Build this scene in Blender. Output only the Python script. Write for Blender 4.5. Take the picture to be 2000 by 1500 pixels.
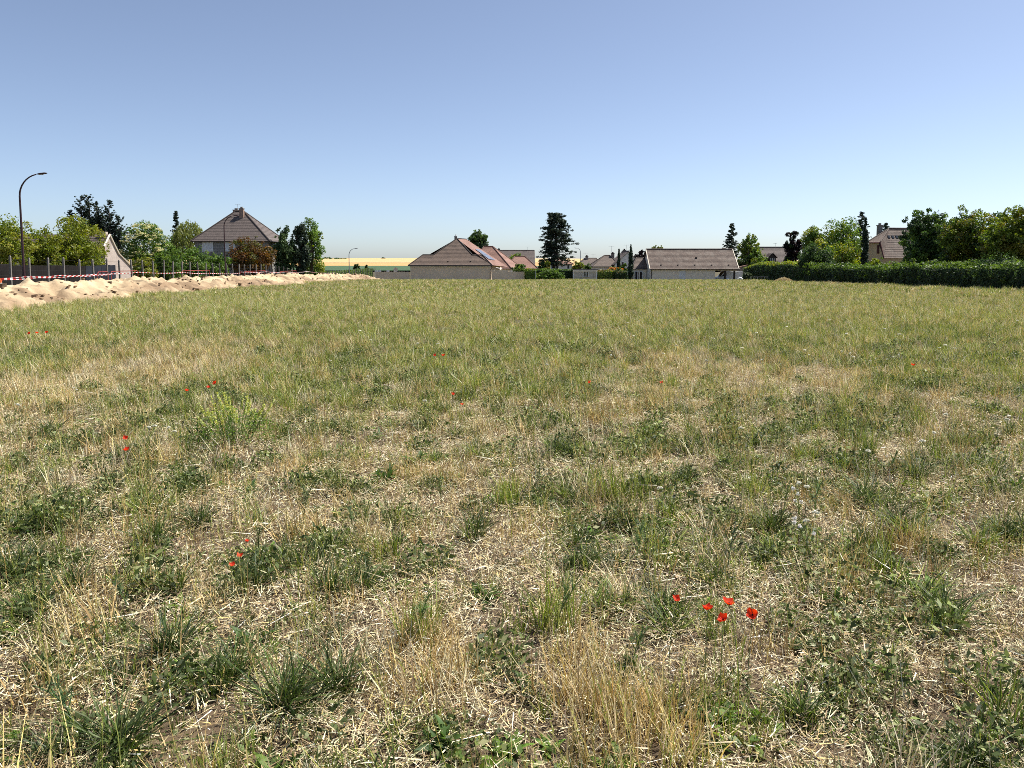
import bpy, math, random
import numpy as np
from mathutils import Vector, Matrix

R = math.radians
S = bpy.context.scene
COL = S.collection
for o in list(bpy.data.objects):
    bpy.data.objects.remove(o)

# ------------------------------------------------------------------ camera
EYE = 1.65
PITCH = R(5.0)
F = 1500.0                      # focal length in photo pixels (photo 2000 x 1500)
AXIS_Y = 510 + F * math.tan(PITCH)
cam_d = bpy.data.cameras.new('camera')
cam_d.sensor_fit = 'HORIZONTAL'
cam_d.sensor_width = 36.0
cam_d.lens = F / 2000 * 36.0
cam_d.shift_y = -(750 - AXIS_Y) / 2000
cam_d.clip_start = 0.05
cam_d.clip_end = 8000
cam = bpy.data.objects.new('camera', cam_d)
COL.objects.link(cam)
cam.location = (0, 0, EYE)
cam.rotation_euler = (R(90) - PITCH, 0, 0)
S.camera = cam

# ------------------------------------------------------------------ sky, sun, exposure
SUN_EL, SUN_AZ = R(57), R(64)        # azimuth measured from +Y (view direction) towards +X
w = bpy.data.worlds.new('World')
S.world = w
w.use_nodes = True
nt = w.node_tree
nt.nodes.clear()
sky = nt.nodes.new('ShaderNodeTexSky')
sky.sky_type = 'NISHITA'
sky.sun_disc = False
sky.sun_elevation = SUN_EL
sky.sun_rotation = SUN_AZ
sky.altitude = 0
sky.air_density = 0.65
sky.dust_density = 0.7
sky.ozone_density = 3.0
bg = nt.nodes.new('ShaderNodeBackground')
bg.inputs['Strength'].default_value = 0.098
wo = nt.nodes.new('ShaderNodeOutputWorld')
hsv = nt.nodes.new('ShaderNodeHueSaturation')      # pale summer haze over the whole sky
hsv.inputs['Saturation'].default_value = 0.84
nt.links.new(sky.outputs[0], hsv.inputs['Color'])
nt.links.new(hsv.outputs[0], bg.inputs[0])
nt.links.new(bg.outputs[0], wo.inputs[0])
sl = bpy.data.lights.new('sun', 'SUN')
sl.energy = 5.0
sl.angle = R(0.53)
sl.color = (1.0, 0.965, 0.88)
sun = bpy.data.objects.new('sun', sl)
COL.objects.link(sun)
SUNV = Vector((math.sin(SUN_AZ) * math.cos(SUN_EL), math.cos(SUN_AZ) * math.cos(SUN_EL), math.sin(SUN_EL)))
sun.rotation_euler = SUNV.to_track_quat('Z', 'Y').to_euler()
sun.location = (30, 30, 60)
S.view_settings.view_transform = 'Standard'
S.view_settings.look = 'None'
S.view_settings.exposure = 0.70
S.view_settings.gamma = 1.0
S.view_settings.use_curve_mapping = False
S.cycles.filter_width = 0.9
S.cycles.use_denoising = False
S.cycles.use_adaptive_sampling = True
S.cycles.adaptive_threshold = 0.03
S.cycles.max_bounces = 4
S.cycles.diffuse_bounces = 2
S.cycles.glossy_bounces = 2
S.cycles.transmission_bounces = 2
S.cycles.transparent_max_bounces = 4
S.cycles.caustics_reflective = False
S.cycles.caustics_refractive = False

rng = np.random.default_rng(7)

# ------------------------------------------------------------------ terrain and pixel helpers
HY = np.array([-200, 40, 70, 100, 110, 118, 135, 240, 500, 800, 1250, 1500, 4000.])
HZ = np.array([0, 0, -.32, -.84, -1.25, -1.9, -2.0, -1.8, -1.7, 0.2, 4.0, 4.0, -30.])


def hmac(y):
    return np.interp(y, HY, HZ)


def h(x, y):
    x = np.asarray(x, float)
    y = np.asarray(y, float)
    z = (hmac(y - 4) + hmac(y) * 2 + hmac(y + 4)) / 4
    z = z + .03 * np.sin(x * .31 + 1.3) * np.sin(y * .23) + .015 * np.sin(x * 1.1 + y * .9)
    far = np.clip((y - 700) / 500, 0, 1)
    return z + far * 2.2 * np.sin(x * .0032 + 2.2)


def ray(px, py):
    a, b = (px - 1000) / F, (py - AXIS_Y) / F
    c, s = math.cos(PITCH), math.sin(PITCH)
    return np.array([a, c - b * s, -s - b * c])


def P(px, py, Y):
    d = ray(px, py)
    t = Y / d[1]
    return Vector((d[0] * t, Y, EYE + d[2] * t))


def ZP(py, Y):
    return P(1000, py, Y).z


def XP(px, Y, py=520):
    return P(px, py, Y).x


def G(px, py, above=0.0):
    """point where the pixel's ray comes within `above` metres of the ground"""
    d = ray(px, py)
    lo = None
    for t in np.concatenate([np.arange(1.2, 30, .02), np.arange(30, 140, .2)]):
        x, y, z = d * t
        if EYE + z <= float(h(x, y)) + above:
            lo = t
            break
    if lo is None:
        lo = 130
    x, y, z = d * lo
    return Vector((x, y, float(h(x, y))))


# value noise
_lat = rng.random((256, 256))


def noise(x, y, s=1.0, seed=0):
    x = np.asarray(x) / s + seed * 17.3 + 1000
    y = np.asarray(y) / s + seed * 31.7 + 1000
    xi, yi = np.floor(x).astype(int), np.floor(y).astype(int)
    fx, fy = x - xi, y - yi
    fx, fy = fx * fx * (3 - 2 * fx), fy * fy * (3 - 2 * fy)
    g = lambda a, b: _lat[a % 256, b % 256]
    return (g(xi, yi) * (1 - fx) + g(xi + 1, yi) * fx) * (1 - fy) + (g(xi, yi + 1) * (1 - fx) + g(xi + 1, yi + 1) * fx) * fy


def fbm(x, y, s=1.0, seed=0):
    return noise(x, y, s, seed) * .5 + noise(x, y, s / 2, seed + 1) * .3 + noise(x, y, s / 4, seed + 2) * .2


# ------------------------------------------------------------------ mesh building
class MB:
    def __init__(self):
        self.v, self.f, self.c, self.m, self.uv = [], [], [], [], []
        self.n = 0

    def add(self, verts, faces, col=(1, 1, 1), mat=0, uvs=None):
        verts = np.asarray(verts, float).reshape(-1, 3)
        self.v.append(verts)
        n = self.n
        for q in faces:
            self.f.append([i + n for i in q])
            self.m.append(mat)
        c = np.ones((len(verts), 4))
        c[:, :3] = np.asarray(col)
        self.c.append(c)
        u = np.zeros((len(verts), 2)) if uvs is None else np.asarray(uvs, float)
        self.uv.append(u)
        self.n += len(verts)

    def box(self, lo, hi, col=(1, 1, 1), mat=0, M=None):
        x0, y0, z0 = lo
        x1, y1, z1 = hi
        v = np.array([(x0, y0, z0), (x1, y0, z0), (x1, y1, z0), (x0, y1, z0), (x0, y0, z1), (x1, y0, z1), (x1, y1, z1), (x0, y1, z1)])
        if M is not None:
            v = np.array([M @ Vector(p) for p in v])
        self.add(v, [(0, 3, 2, 1), (4, 5, 6, 7), (0, 1, 5, 4), (1, 2, 6, 5), (2, 3, 7, 6), (3, 0, 4, 7)], col, mat)

    def tube(self, pts, rad, n=6, col=(1, 1, 1), mat=0, cap=True):
        pts = [Vector(p) for p in pts]
        if not hasattr(rad, '__len__'):
            rad = [rad] * len(pts)
        vs = []
        for i, p in enumerate(pts):
            t = (pts[min(i + 1, len(pts) - 1)] - pts[max(i - 1, 0)]).normalized()
            a = t.orthogonal().normalized() if i == 0 else (a - t * a.dot(t)).normalized()
            b = t.cross(a)
            for k in range(n):
                an = 2 * math.pi * k / n
                vs.append(p + (a * math.cos(an) + b * math.sin(an)) * rad[i])
        fs = []
        for i in range(len(pts) - 1):
            for k in range(n):
                k2 = (k + 1) % n
                fs.append((i * n + k, i * n + k2, (i + 1) * n + k2, (i + 1) * n + k))
        if cap:
            fs.append(tuple(range(n - 1, -1, -1)))
            fs.append(tuple((len(pts) - 1) * n + k for k in range(n)))
        self.add(vs, fs, col, mat)

    def prism(self, poly, ext, col=(1, 1, 1), mat=0):
        """polygon (3d points) extruded by vector ext"""
        n = len(poly)
        a = [Vector(p) for p in poly]
        b = [p + Vector(ext) for p in a]
        fs = [tuple(range(n)), tuple(range(2 * n - 1, n - 1, -1))]
        for i in range(n):
            j = (i + 1) % n
            fs.append((i, i + n, j + n, j))
        self.add(a + b, fs, col, mat)

    def roof(self, eL, eR, tR, tL, course=.33, lift=.02, col=(1, 1, 1), mat=0):
        """tile courses climbing from an eave edge to a top edge, each one stepped over the next"""
        eL, eR, tR, tL = map(Vector, (eL, eR, tR, tL))
        tm, em = (tL + tR) / 2, (eL + eR) / 2
        nrm = (eR - eL).cross(tm - em).normalized()
        if nrm.z < 0:
            nrm = -nrm
        ud = (eR - eL).normalized()
        sd = nrm.cross(ud)
        L = (tm - em).length
        n = max(2, int(round(L / course)))
        for i in range(n):
            a, b = eL.lerp(tL, i / n), eR.lerp(tR, i / n)
            c, d = eR.lerp(tR, (i + 1) / n), eL.lerp(tL, (i + 1) / n)
            al, bl = a + nrm * lift, b + nrm * lift
            vs = [a, b, bl, al, c, d]
            uv = [((p - eL).dot(ud), (p - eL).dot(sd)) for p in vs]
            k = 1 + rng.uniform(-.05, .05)
            self.add(vs, [(0, 1, 2, 3), (3, 2, 4, 5)], np.array(col) * k, mat, uv)

    def build(self, name, mat, parent=None, smooth=False, loc=None):
        me = bpy.data.meshes.new(name)
        v = np.concatenate(self.v) if self.v else np.zeros((0, 3))
        me.from_pydata(v.tolist() if len(v) < 1 else v, [], self.f)
        mats = mat if isinstance(mat, (list, tuple)) else [mat]
        for m in mats:
            me.materials.append(m)
        if len(mats) > 1:
            me.polygons.foreach_set('material_index', np.array(self.m, dtype=np.int32))
        ca = me.color_attributes.new('col', 'FLOAT_COLOR', 'POINT')
        ca.data.foreach_set('color', np.concatenate(self.c).astype(np.float32).ravel())
        uvl = me.uv_layers.new(name='UVMap')
        li = np.empty(len(me.loops), dtype=np.int32)
        me.loops.foreach_get('vertex_index', li)
        uvl.data.foreach_set('uv', np.concatenate(self.uv)[li].astype(np.float32).ravel())
        if smooth:
            me.polygons.foreach_set('use_smooth', np.ones(len(me.polygons), dtype=bool))
        me.update()
        return link(name, me, parent, loc)


def quads_mesh(name, V, C, mat, smooth=False):
    """V (n,4,3) quads, C (n,3) colours"""
    n = len(V)
    me = bpy.data.meshes.new(name)
    me.vertices.add(n * 4)
    me.vertices.foreach_set('co', V.astype(np.float32).ravel())
    me.loops.add(n * 4)
    me.loops.foreach_set('vertex_index', np.arange(n * 4, dtype=np.int32))
    me.polygons.add(n)
    me.polygons.foreach_set('loop_start', np.arange(0, n * 4, 4, dtype=np.int32))
    me.polygons.foreach_set('loop_total', np.full(n, 4, dtype=np.int32))
    me.update(calc_edges=True)
    me.validate()
    c = np.ones((n, 4, 4), dtype=np.float32)
    c[:, :, :3] = C[:, None, :]
    ca = me.color_attributes.new('col', 'FLOAT_COLOR', 'POINT')
    ca.data.foreach_set('color', c.ravel())
    me.materials.append(mat)
    return me


def link(name, me, parent=None, loc=None):
    o = bpy.data.objects.new(name, me)
    COL.objects.link(o)
    if parent is not None:
        o.parent = parent
        # geometry is written in world coordinates: undo the parent's offset
        o.location = -Vector(parent.location) if loc is None else loc
    elif loc is not None:
        o.location = loc
    return o


def thing(name, label, cat, loc=(0, 0, 0), group=None):
    o = bpy.data.objects.new(name, None)
    COL.objects.link(o)
    o.empty_display_size = .2
    o.location = loc
    return tag(o, label, cat, group)


def tag(o, label, cat=None, group=None, kind=None):
    o['label'] = label
    if cat:
        o['category'] = cat
    if group:
        o['group'] = group
    if kind:
        o['kind'] = kind
    return o


# ------------------------------------------------------------------ materials
def new_mat(name):
    m = bpy.data.materials.new(name)
    m.use_nodes = True
    n = m.node_tree
    n.nodes.clear()
    return m, n


def nd(n, t, **kw):
    x = n.nodes.new(t)
    for k, v in kw.items():
        if k in x.inputs:
            x.inputs[k].default_value = v
        else:
            setattr(x, k, v)
    return x


def foliage_mat(name, trans=.35, rough=.55, var=.16, spec=.25):
    m, n = new_mat(name)
    L = n.links.new
    at = nd(n, 'ShaderNodeAttribute', attribute_name='col')
    oi = nd(n, 'ShaderNodeObjectInfo')
    mr = nd(n, 'ShaderNodeMapRange')
    mr.inputs['To Min'].default_value = 1 - var
    mr.inputs['To Max'].default_value = 1 + var
    L(oi.outputs['Random'], mr.inputs['Value'])
    hs = nd(n, 'ShaderNodeHueSaturation')
    L(mr.outputs[0], hs.inputs['Value'])
    L(at.outputs['Color'], hs.inputs['Color'])
    p = nd(n, 'ShaderNodeBsdfPrincipled', Roughness=rough)
    p.inputs['Specular IOR Level'].default_value = spec
    L(hs.outputs[0], p.inputs['Base Color'])
    t = nd(n, 'ShaderNodeBsdfTranslucent')
    h2 = nd(n, 'ShaderNodeHueSaturation')
    h2.inputs['Saturation'].default_value = 1.15
    h2.inputs['Value'].default_value = 1.2
    L(hs.outputs[0], h2.inputs['Color'])
    L(h2.outputs[0], t.inputs['Color'])
    mx = nd(n, 'ShaderNodeMixShader')
    mx.inputs[0].default_value = trans
    L(p.outputs[0], mx.inputs[1])
    L(t.outputs[0], mx.inputs[2])
    o = nd(n, 'ShaderNodeOutputMaterial')
    L(mx.outputs[0], o.inputs[0])
    return m


def plain_mat(name, col, rough=.7, nscale=3.0, namt=.15, bump=.0, bscale=30.0, metallic=0, spec=.4, stain=None, stain_scale=.6, use_col=False):
    """coloured surface with cloudy variation, fine relief and optional stains"""
    m, n = new_mat(name)
    L = n.links.new
    tc = nd(n, 'ShaderNodeTexCoord')
    ns = nd(n, 'ShaderNodeTexNoise', Scale=nscale, Detail=6.0, Roughness=.65)
    L(tc.outputs['Object'], ns.inputs['Vector'])
    mr = nd(n, 'ShaderNodeMapRange')
    mr.inputs['From Min'].default_value = .3
    mr.inputs['From Max'].default_value = .7
    mr.inputs['To Min'].default_value = 1 - namt
    mr.inputs['To Max'].default_value = 1 + namt
    L(ns.outputs['Fac'], mr.inputs['Value'])
    hs = nd(n, 'ShaderNodeHueSaturation')
    L(mr.outputs[0], hs.inputs['Value'])
    if use_col:
        at = nd(n, 'ShaderNodeAttribute', attribute_name='col')
        mm = nd(n, 'ShaderNodeMix', data_type='RGBA', blend_type='MULTIPLY')
        mm.inputs[0].default_value = 1
        mm.inputs[6].default_value = (*col, 1)
        L(at.outputs['Color'], mm.inputs[7])
        L(mm.outputs[2], hs.inputs['Color'])
    else:
        hs.inputs['Color'].default_value = (*col, 1)
    src = hs.outputs[0]
    if stain:
        n2 = nd(n, 'ShaderNodeTexNoise', Scale=stain_scale, Detail=8.0, Roughness=.7)
        L(tc.outputs['Object'], n2.inputs['Vector'])
        m2 = nd(n, 'ShaderNodeMapRange')
        m2.inputs['From Min'].default_value = .52
        m2.inputs['From Max'].default_value = .68
        m2.inputs['To Max'].default_value = .75
        L(n2.outputs['Fac'], m2.inputs['Value'])
        mi = nd(n, 'ShaderNodeMix', data_type='RGBA')
        L(m2.outputs[0], mi.inputs[0])
        L(src, mi.inputs[6])
        mi.inputs[7].default_value = (*stain, 1)
        src = mi.outputs[2]
    p = nd(n, 'ShaderNodeBsdfPrincipled', Roughness=rough, Metallic=metallic)
    p.inputs['Specular IOR Level'].default_value = spec
    L(src, p.inputs['Base Color'])
    if bump:
        n3 = nd(n, 'ShaderNodeTexNoise', Scale=bscale, Detail=5.0)
        L(tc.outputs['Object'], n3.inputs['Vector'])
        b = nd(n, 'ShaderNodeBump', Strength=bump, Distance=.02)
        L(n3.outputs['Fac'], b.inputs['Height'])
        L(b.outputs[0], p.inputs['Normal'])
    o = nd(n, 'ShaderNodeOutputMaterial')
    L(p.outputs[0], o.inputs[0])
    return m


def tile_mat(name, c1, c2, moss, tw=.26, th=.33, offset=.5, mortar=.012, stain_from=.5, mortar_col=None, rough=.8):
    """tiles or blocks laid in UV metres; each one its own shade, with lichen patches"""
    m, n = new_mat(name)
    L = n.links.new
    uv = nd(n, 'ShaderNodeUVMap', uv_map='UVMap')
    br = nd(n, 'ShaderNodeTexBrick')
    br.offset = offset
    br.inputs['Scale'].default_value = 1
    br.inputs['Brick Width'].default_value = tw
    br.inputs['Row Height'].default_value = th
    br.inputs['Mortar Size'].default_value = mortar
    br.inputs['Color1'].default_value = (*c1, 1)
    br.inputs['Color2'].default_value = (*c2, 1)
    mc = mortar_col or tuple(v * .5 for v in c1)
    br.inputs['Mortar'].default_value = (*mc, 1)
    L(uv.outputs[0], br.inputs['Vector'])
    ns = nd(n, 'ShaderNodeTexNoise', Scale=.7, Detail=8.0, Roughness=.75)
    L(uv.outputs[0], ns.inputs['Vector'])
    mr = nd(n, 'ShaderNodeMapRange')
    mr.inputs['From Min'].default_value = stain_from
    mr.inputs['From Max'].default_value = stain_from + .18
    mr.inputs['To Max'].default_value = .8
    L(ns.outputs['Fac'], mr.inputs['Value'])
    mi = nd(n, 'ShaderNodeMix', data_type='RGBA')
    L(mr.outputs[0], mi.inputs[0])
    L(br.outputs['Color'], mi.inputs[6])
    mi.inputs[7].default_value = (*moss, 1)
    at = nd(n, 'ShaderNodeAttribute', attribute_name='col')
    mm = nd(n, 'ShaderNodeMix', data_type='RGBA', blend_type='MULTIPLY')
    mm.inputs[0].default_value = 1
    L(mi.outputs[2], mm.inputs[6])
    L(at.outputs['Color'], mm.inputs[7])
    p = nd(n, 'ShaderNodeBsdfPrincipled', Roughness=rough)
    p.inputs['Specular IOR Level'].default_value = .3
    L(mm.outputs[2], p.inputs['Base Color'])
    b = nd(n, 'ShaderNodeBump', Strength=.5, Distance=.02)
    L(br.outputs['Fac'], b.inputs['Height'])
    b.invert = True
    L(b.outputs[0], p.inputs['Normal'])
    o = nd(n, 'ShaderNodeOutputMaterial')
    L(p.outputs[0], o.inputs[0])
    return m


M = {}
M['leaf'] = foliage_mat('leaf', .40, .5)
M['needle'] = foliage_mat('needle', .12, .6)
M['grass'] = foliage_mat('grass_blade', .25, .5, .2)
M['straw'] = foliage_mat('straw', .08, .6, .2, .2)
M['petal'] = foliage_mat('petal', .45, .6, .08, .15)
M['bark'] = plain_mat('bark', (.09, .065, .045), .9, 2, .35, .6, 14)
M['pine_bark'] = plain_mat('pine_bark', (.05, .04, .033), .9, 2, .35, .6, 14)
M['lamp_paint'] = plain_mat('lamp_paint', (.045, .018, .02), .45, 4, .1)
M['lamp_grey'] = plain_mat('lamp_grey', (.17, .18, .20), .5, 4, .1)
M['lamp_glass'] = plain_mat('lamp_glass', (.5, .5, .48), .2, 4, .05)
M['concrete'] = plain_mat('post_concrete', (.19, .17, .15), .9, 5, .25, .4, 60, stain=(.13, .12, .10), stain_scale=3)  # light grey posts, darkened to carry shade in the colour
M['wire'] = plain_mat('wire', (.11, .11, .11), .5, 4, .1, metallic=.6)
M['screen'] = plain_mat('screen_boards', (.020, .017, .016), .9, 1.2, .35, .4, 30, spec=.08)
M['screen_blue'] = plain_mat('screen_sheet', (.028, .031, .040), .9, 1.2, .25, .3, 20, spec=.08)
M['tape_red'] = plain_mat('tape_red', (.50, .035, .03), .5, 4, .05)
M['tape_white'] = plain_mat('tape_white', (.80, .78, .76), .5, 4, .05)
M['brown_paint'] = plain_mat('brown_paint', (.13, .05, .04), .6, 5, .2)
M['barrier_red'] = plain_mat('barrier_red', (.42, .07, .05), .5, 5, .2)
M['orange'] = plain_mat('orange_plastic', (.75, .14, .03), .5, 5, .1)
M['render_tan'] = plain_mat('render_tan', (.78, .62, .45), .92, .8, .07, .2, 80, stain=(.70, .55, .39), stain_scale=.5)
M['render_cream'] = plain_mat('render_cream', (.84, .74, .60), .92, .8, .06, .2, 80, stain=(.74, .64, .50), stain_scale=.6)
M['render_white'] = plain_mat('render_white', (.76, .73, .67), .92, .8, .06, .2, 80)
M['render_yellow'] = plain_mat('render_yellow', (.62, .46, .27), .92, .8, .1, .2, 80)
M['old_plaster'] = plain_mat('old_plaster', (.44, .36, .31), .95, 1.6, .18, .4, 30, stain=(.60, .53, .46), stain_scale=.9)
M['trim_white'] = plain_mat('trim_white', (.78, .77, .74), .6, 4, .05)
M['shutter'] = plain_mat('shutter', (.74, .74, .74), .55, 4, .05)
M['dark_wood'] = plain_mat('dark_wood', (.035, .022, .018), .7, 6, .3, .3, 40)
M['gutter'] = plain_mat('gutter', (.035, .026, .022), .6, 6, .15)
M['zinc'] = plain_mat('zinc', (.33, .33, .33), .45, 6, .15, metallic=.5)
M['glass'] = plain_mat('window_glass', (.02, .025, .03), .08, 2, .1, spec=.6)
M['solar'] = plain_mat('solar_glass', (.16, .18, .235), .35, 2, .1, spec=.5)
M['brick_chimney'] = plain_mat('chimney_brick', (.30, .20, .15), .9, 6, .25, .3, 30)
M['chimney_grey'] = plain_mat('chimney_render', (.24, .21, .18), .9, 4, .2, .3, 30)
M['roof_brown'] = tile_mat('roof_brown', (0.142, 0.100, 0.077), (0.110, 0.077, 0.062), (0.058, 0.045, 0.037))
M['roof_slate'] = tile_mat('roof_grey_brown', (0.137, 0.108, 0.097), (0.108, 0.086, 0.078), (0.158, 0.133, 0.119), stain_from=.58)
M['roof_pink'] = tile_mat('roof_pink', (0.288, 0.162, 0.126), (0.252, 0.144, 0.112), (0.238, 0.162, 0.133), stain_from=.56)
M['roof_old'] = tile_mat('roof_old', (0.155, 0.112, 0.090), (0.102, 0.074, 0.062), (0.211, 0.174, 0.146), stain_from=.47)
M['roof_far'] = tile_mat('roof_far', (0.163, 0.126, 0.105), (0.129, 0.099, 0.085), (0.184, 0.153, 0.129), stain_from=.55)
M['blocks'] = tile_mat('concrete_blocks', (.33, .315, .295), (.27, .26, .245), (.25, .24, .225), tw=.5, th=.22, mortar=.022, mortar_col=(.15, .145, .14), rough=.95)
M['siding'] = tile_mat('shed_siding', (.60, .54, .44), (.56, .50, .41), (.52, .47, .38), tw=3.0, th=.2, mortar=.012, mortar_col=(.36, .32, .26))
M['van_paint'] = plain_mat('van_paint', (.78, .79, .80), .25, 3, .03, spec=.5)
M['rubber'] = plain_mat('rubber', (.02, .02, .02), .8, 3, .1)
M['lens'] = plain_mat('headlight_lens', (.55, .56, .58), .15, 3, .03, spec=.6)
M['plastic_white'] = plain_mat('plastic_white', (.8, .8, .78), .45, 3, .05)
M['plastic_blue'] = plain_mat('plastic_blue', (.10, .32, .38), .5, 3, .05)
M['alu'] = plain_mat('antenna_metal', (.30, .30, .31), .4, 3, .05, metallic=.5)
M['soil'] = plain_mat('soil', (.085, .062, .040), .95, 1.5, .3, .7, 22, use_col=True)

# ------------------------------------------------------------------ ground
def axis(*segs):
    out = [segs[0][0]]
    for a, b, st in segs:
        n = max(1, int(round((b - a) / st)))
        out += list(np.linspace(a, b, n + 1)[1:])
    return np.array(out)


def sheet(name, xs, ys, zf, mat, colf):
    X, Y = np.meshgrid(xs, ys)
    Z = zf(X, Y)
    nx, ny = len(xs), len(ys)
    V = np.stack([X, Y, Z], -1).reshape(-1, 3)
    i = (np.arange(ny - 1)[:, None] * nx + np.arange(nx - 1)[None, :]).ravel()
    Fc = np.stack([i, i + 1, i + nx + 1, i + nx], 1)
    me = bpy.data.meshes.new(name)
    me.from_pydata(V, [], Fc.tolist())
    me.polygons.foreach_set('use_smooth', np.ones(len(me.polygons), dtype=bool))
    c = np.ones((len(V), 4), dtype=np.float32)
    c[:, :3] = colf(X, Y, Z).reshape(-1, 3)
    me.color_attributes.new('col', 'FLOAT_COLOR', 'POINT').data.foreach_set('color', c.ravel())
    me.materials.append(mat)
    me.update()
    return link(name, me)


def mixc(a, b, t):
    t = np.asarray(t)[..., None]
    return np.array(a) * (1 - t) + np.array(b) * t


def ground_col(X, Y, Z):
    n = fbm(X, Y, 1.2, 3)
    near = mixc((.95, .93, .92), (1.25, 1.15, 1.0), n)
    far = mixc((.75, .95, .55), (1.05, 1.05, .75), fbm(X, Y, 6, 5))
    return near * (1 - np.clip((Y - 9) / 10, 0, 1))[..., None] + far * np.clip((Y - 9) / 10, 0, 1)[..., None]


gx = axis((-1800, -300, 150), (-300, -60, 12), (-60, -14, 1.5), (-14, 14, .35), (14, 60, 1.5), (60, 300, 12), (300, 1800, 150))
gy = axis((-60, 0, 6), (0, 16, .3), (16, 140, 1.0), (140, 300, 8), (300, 1500, 40), (1500, 4000, 250))
gr = sheet('ground', gx, gy, lambda x, y: h(x, y) + (fbm(x, y, .6, 9) - .5) * .05 * np.clip(1 - y / 30, 0, 1), M['soil'], ground_col)
tag(gr, 'dry brown soil of the open field under the grass', kind='structure')


def crop_mat(name, col, amt):
    return plain_mat(name, col, .95, .05, amt, .0, 10)


M['wheat'] = crop_mat('ripe_wheat', (.46, .285, .105), .12)
M['wheat_pale'] = crop_mat('pale_wheat', (.52, .36, .165), .10)
M['crop_green'] = crop_mat('green_crop', (.04, .085, .03), .15)
M['crop_line'] = crop_mat('field_margin', (.22, .15, .06), .2)
one = lambda X, Y, Z: np.ones(X.shape + (3,))
for nm, lab, y0, y1, m, up in (
        ('green_crop_field', 'dark green crop field on the flat before the wheat', 245, 478, 'crop_green', .5),
        ('wheat_field', 'deep golden wheat field on the lower hillside', 482, 690, 'wheat', .4),
        ('field_margin', 'thin brown grass margin between the wheat fields', 690, 716, 'crop_line', .55),
        ('wheat_field', 'pale golden wheat field on the upper hillside', 716, 1300, 'wheat_pale', .45)):
    o = sheet(nm, axis((-900, 900, 60)), axis((y0, y1, 26)), lambda x, y, up=up: h(x, y) + up, M[m], one)
    tag(o, lab, kind='structure')

# ------------------------------------------------------------------ spoil bank (heaps dumped side by side)
r2 = np.random.default_rng(21)
mounds = []
for y in np.arange(12, 106, 1.35):
    k = .8 if y < 100 else .5
    mounds.append((-19.7 + r2.normal(0, .22), y + r2.normal(0, .3), k * r2.uniform(.7, 1.12), r2.uniform(1.15, 1.55), 0))
    mounds.append((-18.35 + r2.normal(0, .25), y + .9 + r2.normal(0, .4), k * r2.uniform(.38, .74), r2.uniform(1.0, 1.45), 1))


def bank(X, Y):
    best = .66 * (1 - (np.abs(X + 19.2 + .3 * np.sin(Y * .7)) / 2.15) ** 1.3) * np.clip((107 - Y) / 8, 0, 1) - .04 + (fbm(X, Y, 1.3, 44) - .5) * .2
    who = np.zeros(X.shape)
    wob = (fbm(X, Y, .8, 4) - .5) * .5
    for mx, my, mh, mr, k in mounds:
        d = np.hypot((X - mx), (Y - my)) + wob * .6
        z = .88 * mh * (1 - d / mr)
        z = np.where(d < .12, mh * (1 - .12 / mr) + .3 * (.12 - d), z)
        w_ = z > best
        best = np.where(w_, z, best)
        who = np.where(w_, k, who)
    edge = (X > -16.75 + wob) | (X < -21.4)
    best = np.where(edge, -.15, best)
    rough = .16 - np.abs(fbm(X, Y, 1.0, 8) - .5) * 1.0 + (fbm(X, Y, .32, 12) - .5) * .34 + (noise(X, Y, .3, 19) > .72) * .05
    return np.where(best > -.05, best + rough, best), who


def bank_col(X, Y, Z):
    _, who = bank(X, Y)
    n = fbm(X, Y, 1.6, 14)
    pale, brown = np.array((1.08, 1.03, .92)), np.array((.56, .47, .40))
    t = np.clip(np.maximum(who, np.clip((X + 19.1) * .8, 0, 1)) * .65 + (n - .5) * 2.6, 0, 1)
    c = mixc(pale, brown, t)
    dk = np.clip((fbm(X, Y, .5, 30) - .62) * 7, 0, 1)
    return c * (1 - .5 * dk)[..., None]


M['spoil'] = plain_mat('spoil', (.47, .375, .26), .95, 3, .2, 1.0, 9, use_col=True)
sb = thing('spoil_bank', 'long bank of sandy excavated earth heaps along the field edge', 'earth bank', (-19, 60, float(h(-19, 60))))
bo = sheet('earth_heap', np.arange(-21.9, -16.2, .13), np.arange(10.5, 108, .13), lambda x, y: h(x, y) + bank(x, y)[0], M['spoil'], bank_col)
bo.parent = sb
bo.location = -sb.location
cl = MB()
for i in range(900):
    x, y = r2.uniform(-20.6, -17), 14 + 90 * r2.random() ** 1.2
    z = float(h(x, y)) + float(bank(np.array([[x]]), np.array([[y]]))[0][0, 0])
    s = r2.uniform(.02, .065) * (1 + (r2.random() > .94) * 1.2)
    v = []
    for a in (-1, 1):
        for b in (-1, 1):
            for c in (-1, 1):
                v.append(np.array((a, b * 1.2, c * .7)) * s * r2.uniform(.6, 1.1, 3) + (x, y, z + s * .3))
    cl.add(v, [(0, 1, 3, 2), (4, 6, 7, 5), (0, 4, 5, 1), (2, 3, 7, 6), (0, 2, 6, 4), (1, 5, 7, 3)], np.array((.5, .42, .36)) * r2.uniform(.45, 1.2))
o = cl.build('clods', M['spoil'], sb)
o['kind'] = 'stuff'

# ------------------------------------------------------------------ houses
def bx(mb, T, lo, hi, mat=0, col=(1, 1, 1)):
    mb.box(lo, hi, col, mat, T)


def frame_at(x, y, z, rz):
    return Matrix.Translation((x, y, z)) @ Matrix.Rotation(rz, 4, 'Z')


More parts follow.
